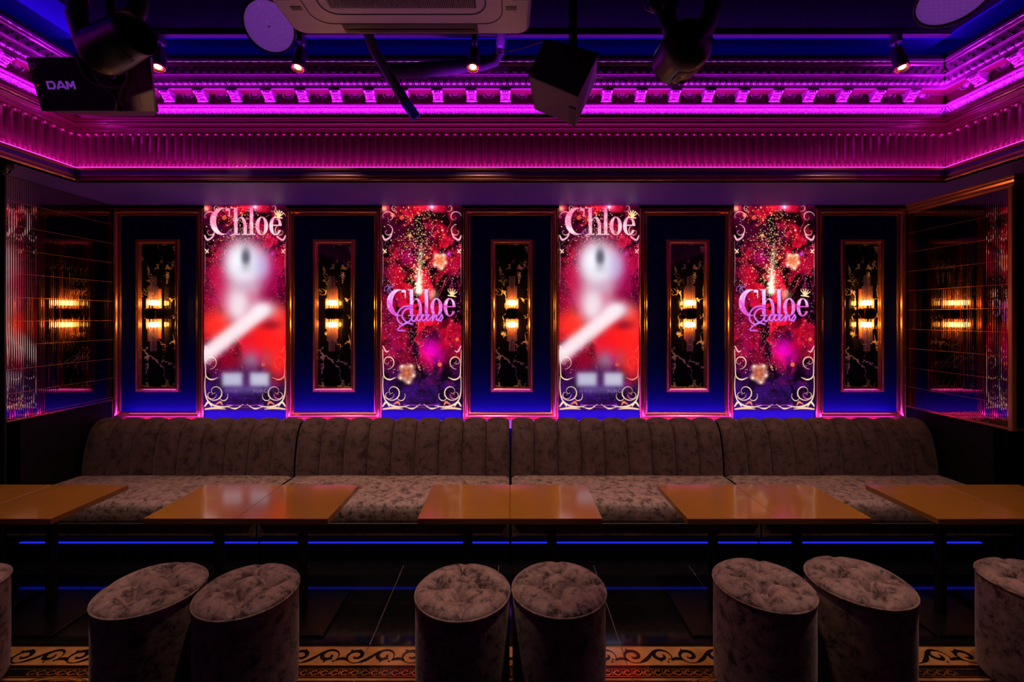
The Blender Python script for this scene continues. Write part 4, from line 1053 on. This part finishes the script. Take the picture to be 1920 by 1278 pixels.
# moving heads
def moving_head(nm, a, b, r, yoke_pts, base_c, lab, lens_ring=True):
    root = empty('moving_head_light', a); tag(root, lab, 'stage light')
    A = Vector((0, 0, 0)); B = Vector(b) - Vector(a); L_ = B.length; d = B.normalized()
    MB().lathe([(-r * .72, r * .25), (-r * .6, r * .6), (-r * .3, r * .92), (0, r * 1.02), (L_ * .35, r * 1.0), (L_ * .9, r * .93), (L_, r * .95), (L_ + .006, r * .93), (L_ + .006, r * .86), (L_ - .02, r * .84)], A, d, 36, caps=False).build('head', M['black'], root)
    MB().lathe([(L_ - .03, r * .9), (L_ - .022, r * .84)], A, d, 32).build('front_lens', M['dark_lens'], root)
    u = d.orthogonal().normalized(); w_ = d.cross(u)
    MB().tube([d * (L_ + .005) + u * (r * .93 * math.cos(2 * PI * i / 40)) + w_ * (r * .93 * math.sin(2 * PI * i / 40)) for i in range(40)], .0022, 6, True).build('lens_rim', M['black_metal'], root)
    dn = Vector((.3, -.45, -.84)); dn = (dn - d * dn.dot(d)).normalized(); sd = d.cross(dn)
    pts = []
    def cov(uu, vv):
        al = (uu - .5) * 1.1; t = .10 * L_ + .68 * L_ * vv
        rr = r * (1.0 + .07 * math.sin(PI * vv) ** .4 * math.cos(al * 1.4))
        return tuple(d * t + (dn * math.cos(al) + sd * math.sin(al)) * rr)
    MB().grid(cov, 10, 14).build('cover', M['black'], root)
    for q in range(6):
        t = .62 * L_ + q * .007; MB().tube([d * t + (dn * math.cos(al) + sd * math.sin(al)) * r * 1.062 for al in np.linspace(-.12, .22, 7)], .0013, 5).build('vent_rib', M['black_metal'], root)
    for yp in yoke_pts: MB().tube([Vector(p) - Vector(a) for p in yp], [.030, .034, .036, .034, .03][:len(yp)], 12).build('yoke_arm', M['black'], root)
    bc = Vector(base_c) - Vector(a)
    MB().rbox(bc.x - .13, bc.x + .13, bc.y - .10, bc.y + .10, bc.z, bc.z + .10, .02).build('base', M['black'], root)
    MB().rod(bc + Vector((0, 0, .1)), (bc.x, bc.y, CEIL - a[2]), .02, 12).build('hanging_pole', M['black_metal'], root)
a = P(192, 98, 1.72); b_ = P(253, 62, 1.66)
moving_head('l', a, b_, .080, [[P(205, -90, 1.76), P(150, -40, 1.76), P(145, 30, 1.76), P(158, 80, 1.75), P(180, 98, 1.74)], [P(240, -70, 1.84), P(262, -20, 1.86), P(258, 20, 1.86), P(235, 60, 1.84), P(215, 90, 1.80)]], P(215, -75, 1.8), 'black moving head stage light in front of the karaoke loudspeaker')
a = P(1290, 84, 1.84); b_ = P(1262, 118, 1.98)
moving_head('r', a, b_, .098, [[P(1300, -60, 1.86), P(1262, -20, 1.86), P(1250, 30, 1.88), P(1262, 70, 1.88), P(1275, 90, 1.87)], [P(1340, -60, 1.8), P(1342, -20, 1.8), P(1335, 20, 1.8), P(1325, 50, 1.8), P(1310, 75, 1.8)]], P(1305, -50, 1.83), 'black moving head stage light turned away, right of the black hanging speaker')

# karaoke loudspeaker
t_ = math.radians(18.5); tl = P(48, 107, 1.9); br_ = P(300, 209, 1.965); cen = (tl + P(275, 110, 1.9) + P(78, 206, 1.965) + br_) / 4
W = .505; H = .205
ks = empty('karaoke_loudspeaker', cen); ks.rotation_euler = (t_, 0, 0); tag(ks, 'wide black karaoke loudspeaker with lilac letters at the upper left', 'loudspeaker')
def kp(px, py):
    t = (py - 107) / 100; return ((px - 48 - 29 * t) / 226.0 - .5) * W, (.5 - t) * H
body = [(-.5 * W, -.5 * H), (.5 * W, -.5 * H), (.5 * W, .5 * H), (-.5 * W, .5 * H)]
v = []
MB().add([(-W / 2, .0, -H / 2), (W / 2, .0, -H / 2), (W / 2, .0, H / 2), (-W / 2, .0, H / 2), (-W * .36, .2, -H / 2), (W * .16, .2, -H / 2), (W * .16, .2, H / 2), (-W * .36, .2, H / 2)],
         [(0, 1, 2, 3), (5, 4, 7, 6), (1, 5, 6, 2), (4, 0, 3, 7), (3, 2, 6, 7), (4, 5, 1, 0)]).build('cabinet', M['black'], ks)
edgeR = [kp(*p) for p in ((150, 108), (153, 116), (164, 139), (181, 155), (205, 165), (222, 177), (229, 193), (226, 207))]
edgeL = [kp(*p) for p in ((78, 108), (77, 125), (80, 145), (86, 170), (98, 192), (112, 207))]
kgr = MB().prism(edgeL[::-1] + edgeR, -.022, -.001).build('front_grille', M['grille'], ks)
MB().tube([(x, -.022, z) for x, z in edgeR], .0022, 6).build('grille_edge', M['ac'], ks)
silver = [kp(*p) for p in ((247, 109), (246, 129), (246.5, 148), (241, 160), (234, 172), (233, 186), (240, 200), (246, 208))]
MB().prism([kp(285, 108), kp(249, 108)] + silver[1:] + [kp(299, 208)], -.014, -.001).build('side_panel', M['taupe'], ks)
m = MB(); n = len(silver)
vv = [(x - .006, -.001, z) for x, z in silver] + [(x - .005, -.024, z) for x, z in silver] + [(x + .004, -.024, z) for x, z in silver] + [(x + .006, -.001, z) for x, z in silver]
m.add(vv, [(k * n + i, k * n + i + 1, (k + 1) * n + i + 1, (k + 1) * n + i) for k in range(3) for i in range(n - 1)]).build('silver_curve', M['silver'], ks)
MB().tube([(*kp(183, 140)[:1], -.016, kp(183, 140)[1]), (kp(196, 158)[0], -.018, kp(196, 158)[1]), (kp(215, 165)[0], -.018, kp(215, 165)[1]), (kp(238, 162)[0], -.016, kp(238, 162)[1])], .0075, 8).build('horn_lip', M['taupe'], ks)
MB().lathe([(0, .036), (.012, .034), (.02, .024), (.010, .010)], (kp(215, 138)[0], -.001, kp(215, 138)[1]), (kp(215, 138)[0], -1, kp(215, 138)[1]), 24).build('horn', M['dark_lens'], ks)
MB().tube([(kp(256, 112)[0], -.0145, kp(256, 112)[1]), (kp(262, 160)[0], -.0145, kp(262, 160)[1]), (kp(275, 201)[0], -.0145, kp(275, 201)[1])], .0012, 5).build('panel_joint', M['black'], ks)
for px, py in ((66, 130), (84, 190)): MB().ball((kp(px, py)[0], -.002, kp(px, py)[1]), .020, .004, .030, 14, 8).build('port', M['dark_lens'], ks)
MB().ball((kp(71, 158)[0], -.003, kp(71, 158)[1]), .004, .003, .004, 8, 6).build('indicator_lamp', M['red_led'], ks)
MB().rod((0, .12, H / 2 - .01), (0, .12 + .16, H / 2 + .5), .018, 12).build('ceiling_bracket', M['black_metal'], ks)
# letters DAM
def letters(strokes, x, z, hgt, parent, y):
    m = MB()
    for poly in strokes: m.prism([(x + a_ * hgt, z + b2 * hgt) for a_, b2 in poly], y - .0012, y)
    return m
def seg(a_, b2, w_):
    ax_, az = a_; bx_, bz_ = b2; L_ = math.hypot(bx_ - ax_, bz_ - az); nx_, nz_ = -(bz_ - az) / L_ * w_ / 2, (bx_ - ax_) / L_ * w_ / 2
    return [(ax_ - nx_, az - nz_), (bx_ - nx_, bz_ - nz_), (bx_ + nx_, bz_ + nz_), (ax_ + nx_, az + nz_)]
w_ = .26
D = [seg((.13, .0), (.13, 1), w_), seg((.13, .1), (.85, .1), .22), seg((.13, .9), (.85, .9), .22), seg((.80, .02), (1.16, .35), .24), seg((1.12, .25), (1.12, .75), w_), seg((1.16, .65), (.80, .98), .24)]
A_ = [seg((1.42, 0), (2.02, 1), w_), seg((2.68, 0), (2.08, 1), w_), seg((1.72, .28), (2.40, .28), .2), seg((1.92, .93), (2.18, .93), .14)]
Mm = [seg((2.95, 0), (2.95, 1), w_), seg((3.0, .95), (3.45, .28), w_), seg((3.45, .28), (3.90, .95), w_), seg((3.95, 0), (3.95, 1), w_)]
x_, z_ = kp(99, 167); hh = kp(99, 152)[1] - kp(99, 167)[1]; ww = (kp(150, 160)[0] - kp(97, 160)[0]) / 4.1
m = MB()
for poly in D + A_ + Mm: m.prism([(x_ + a_ * ww, z_ + b2 * hh) for a_, b2 in poly], -.0240, -.0225)
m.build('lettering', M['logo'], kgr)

# hanging black loudspeaker (pitched box, corners at their own depths)
cn = P(1060, 150, 1.95); bs = empty('hanging_loudspeaker', cn); tag(bs, 'black loudspeaker box hanging tilted at the top right of centre', 'loudspeaker')
q = {k: Vector(p) - cn for k, p in {'A': P(1083, 182, 1.80), 'B': P(990, 142, 1.90), 'D': P(1123, 99, 1.74), 'F': P(1022, 72, 1.86), 'C': P(1080, 237, 2.02), 'E': P(1001, 206, 2.10), 'G': P(1118, 150, 1.98), 'H': P(1040, 120, 2.10)}.items()}
order = ['A', 'B', 'F', 'D', 'C', 'E', 'H', 'G']
cab = MB().add([q[k] for k in order], [(0, 1, 2, 3), (7, 6, 5, 4), (0, 4, 5, 1), (1, 5, 6, 2), (2, 6, 7, 3), (3, 7, 4, 0)]).build('cabinet', pbr('speaker_shell', (.10, .045, .16), .45, bump=(300, .2, .0005)), bs, True)  # black shell coloured violet for the cornice light falling on it
mod_ = cab.modifiers.new('bevel', 'BEVEL'); mod_.width = .008; mod_.segments = 2
ctr = (q['A'] + q['B'] + q['F'] + q['D']) / 4; nrm = (q['B'] - q['A']).cross(q['D'] - q['A']).normalized()
if nrm.dot(-cn - ctr + Vector((0, 0, EYE))) < 0: nrm = -nrm
fv = [ctr + (q[k] - ctr) * 1.0 for k in 'ABFD']; gv = [p + nrm * .006 for p in [ctr + (q[k] - ctr) * .97 for k in 'ABFD']]
MB().add([p + nrm * .001 for p in fv] + gv, [(0, 1, 2, 3), (7, 6, 5, 4), (0, 4, 5, 1), (1, 5, 6, 2), (2, 6, 7, 3), (3, 7, 4, 0)]).build('front_grille', M['grille'], bs, True)
s1 = q['C'] + (q['A'] - q['C']) * .05; e1 = q['E'] - q['C']; n2 = (q['A'] - q['C']).cross(e1).normalized()
if n2.dot(Vector((0, 0, -1))) < 0: n2 = -n2
pv = [q['C'] + (q['A'] - q['C']) * t + e1 * s_ for t, s_ in ((.03, .02), (.62, .02), (.62, .16), (.03, .16))]
MB().add([p + n2 * .001 for p in pv] + [p + n2 * .004 for p in pv], [(0, 1, 2, 3), (7, 6, 5, 4), (0, 4, 5, 1), (1, 5, 6, 2), (2, 6, 7, 3), (3, 7, 4, 0)]).build('corner_plate', M['black'], bs, True)
top = (q['F'] + q['D'] + q['G'] + q['H']) / 4
MB().rod(top - Vector((0, 0, .02)), (top.x, top.y, CEIL - cn.z), .018, 12).build('ceiling_bracket', M['black_metal'], bs)
# cable from the speaker to the pipe
cb = MB().tube([P(1016, 78, 2.0) , P(985, 88, 2.15), P(955, 96, 2.25), P(938, 92, 2.27)], .003, 6).build('speaker_cable', M['black']); tag(cb, 'thin black cable between the pipe and the black hanging speaker', 'cable')

# small glass lamp with safety wire, right of the hanging speaker
gl = empty('small_spot_lamp', P(1232, 2, 1.8)); tag(gl, 'small dark lamp with a glassy dome and wire loop at the top edge', 'lamp')
MB().lathe([(0, .004), (.008, .022), (.025, .030), (.05, .030), (.08, .024)], (0, 0, -.045), (0, 0, 1), 24).build('dome', M['dark_lens'], gl)
MB().rod((0, 0, .03), (0, 0, CEIL - gl.location.z), .012, 10).build('stem', M['black_metal'], gl)
MB().tube([rel(P(1212, -12, 1.8), gl), rel(P(1206, 6, 1.8), gl), rel(P(1211, 18, 1.8), gl), rel(P(1222, 23, 1.8), gl), rel(P(1232, 24, 1.8), gl), rel(P(1236, 16, 1.8), gl)], .0016, 6).build('safety_wire', M['silver'], gl)
# small dome camera at the left edge under the soffit
dc = empty('dome_camera', P(4, 322, 2.62)); tag(dc, 'small black dome camera under the ceiling border at the left edge', 'camera')
dc.location.z = 2.457
MB().lathe([(0, .045), (.02, .048), (.035, .045)], (0, 0, 0), (0, 0, -1), 24).build('housing', M['black'], dc)
MB().lathe([(.035, .038), (.05, .034), (.062, .024), (.068, .008)], (0, 0, 0), (0, 0, -1), 24).build('dome', M['dark_lens'], dc)
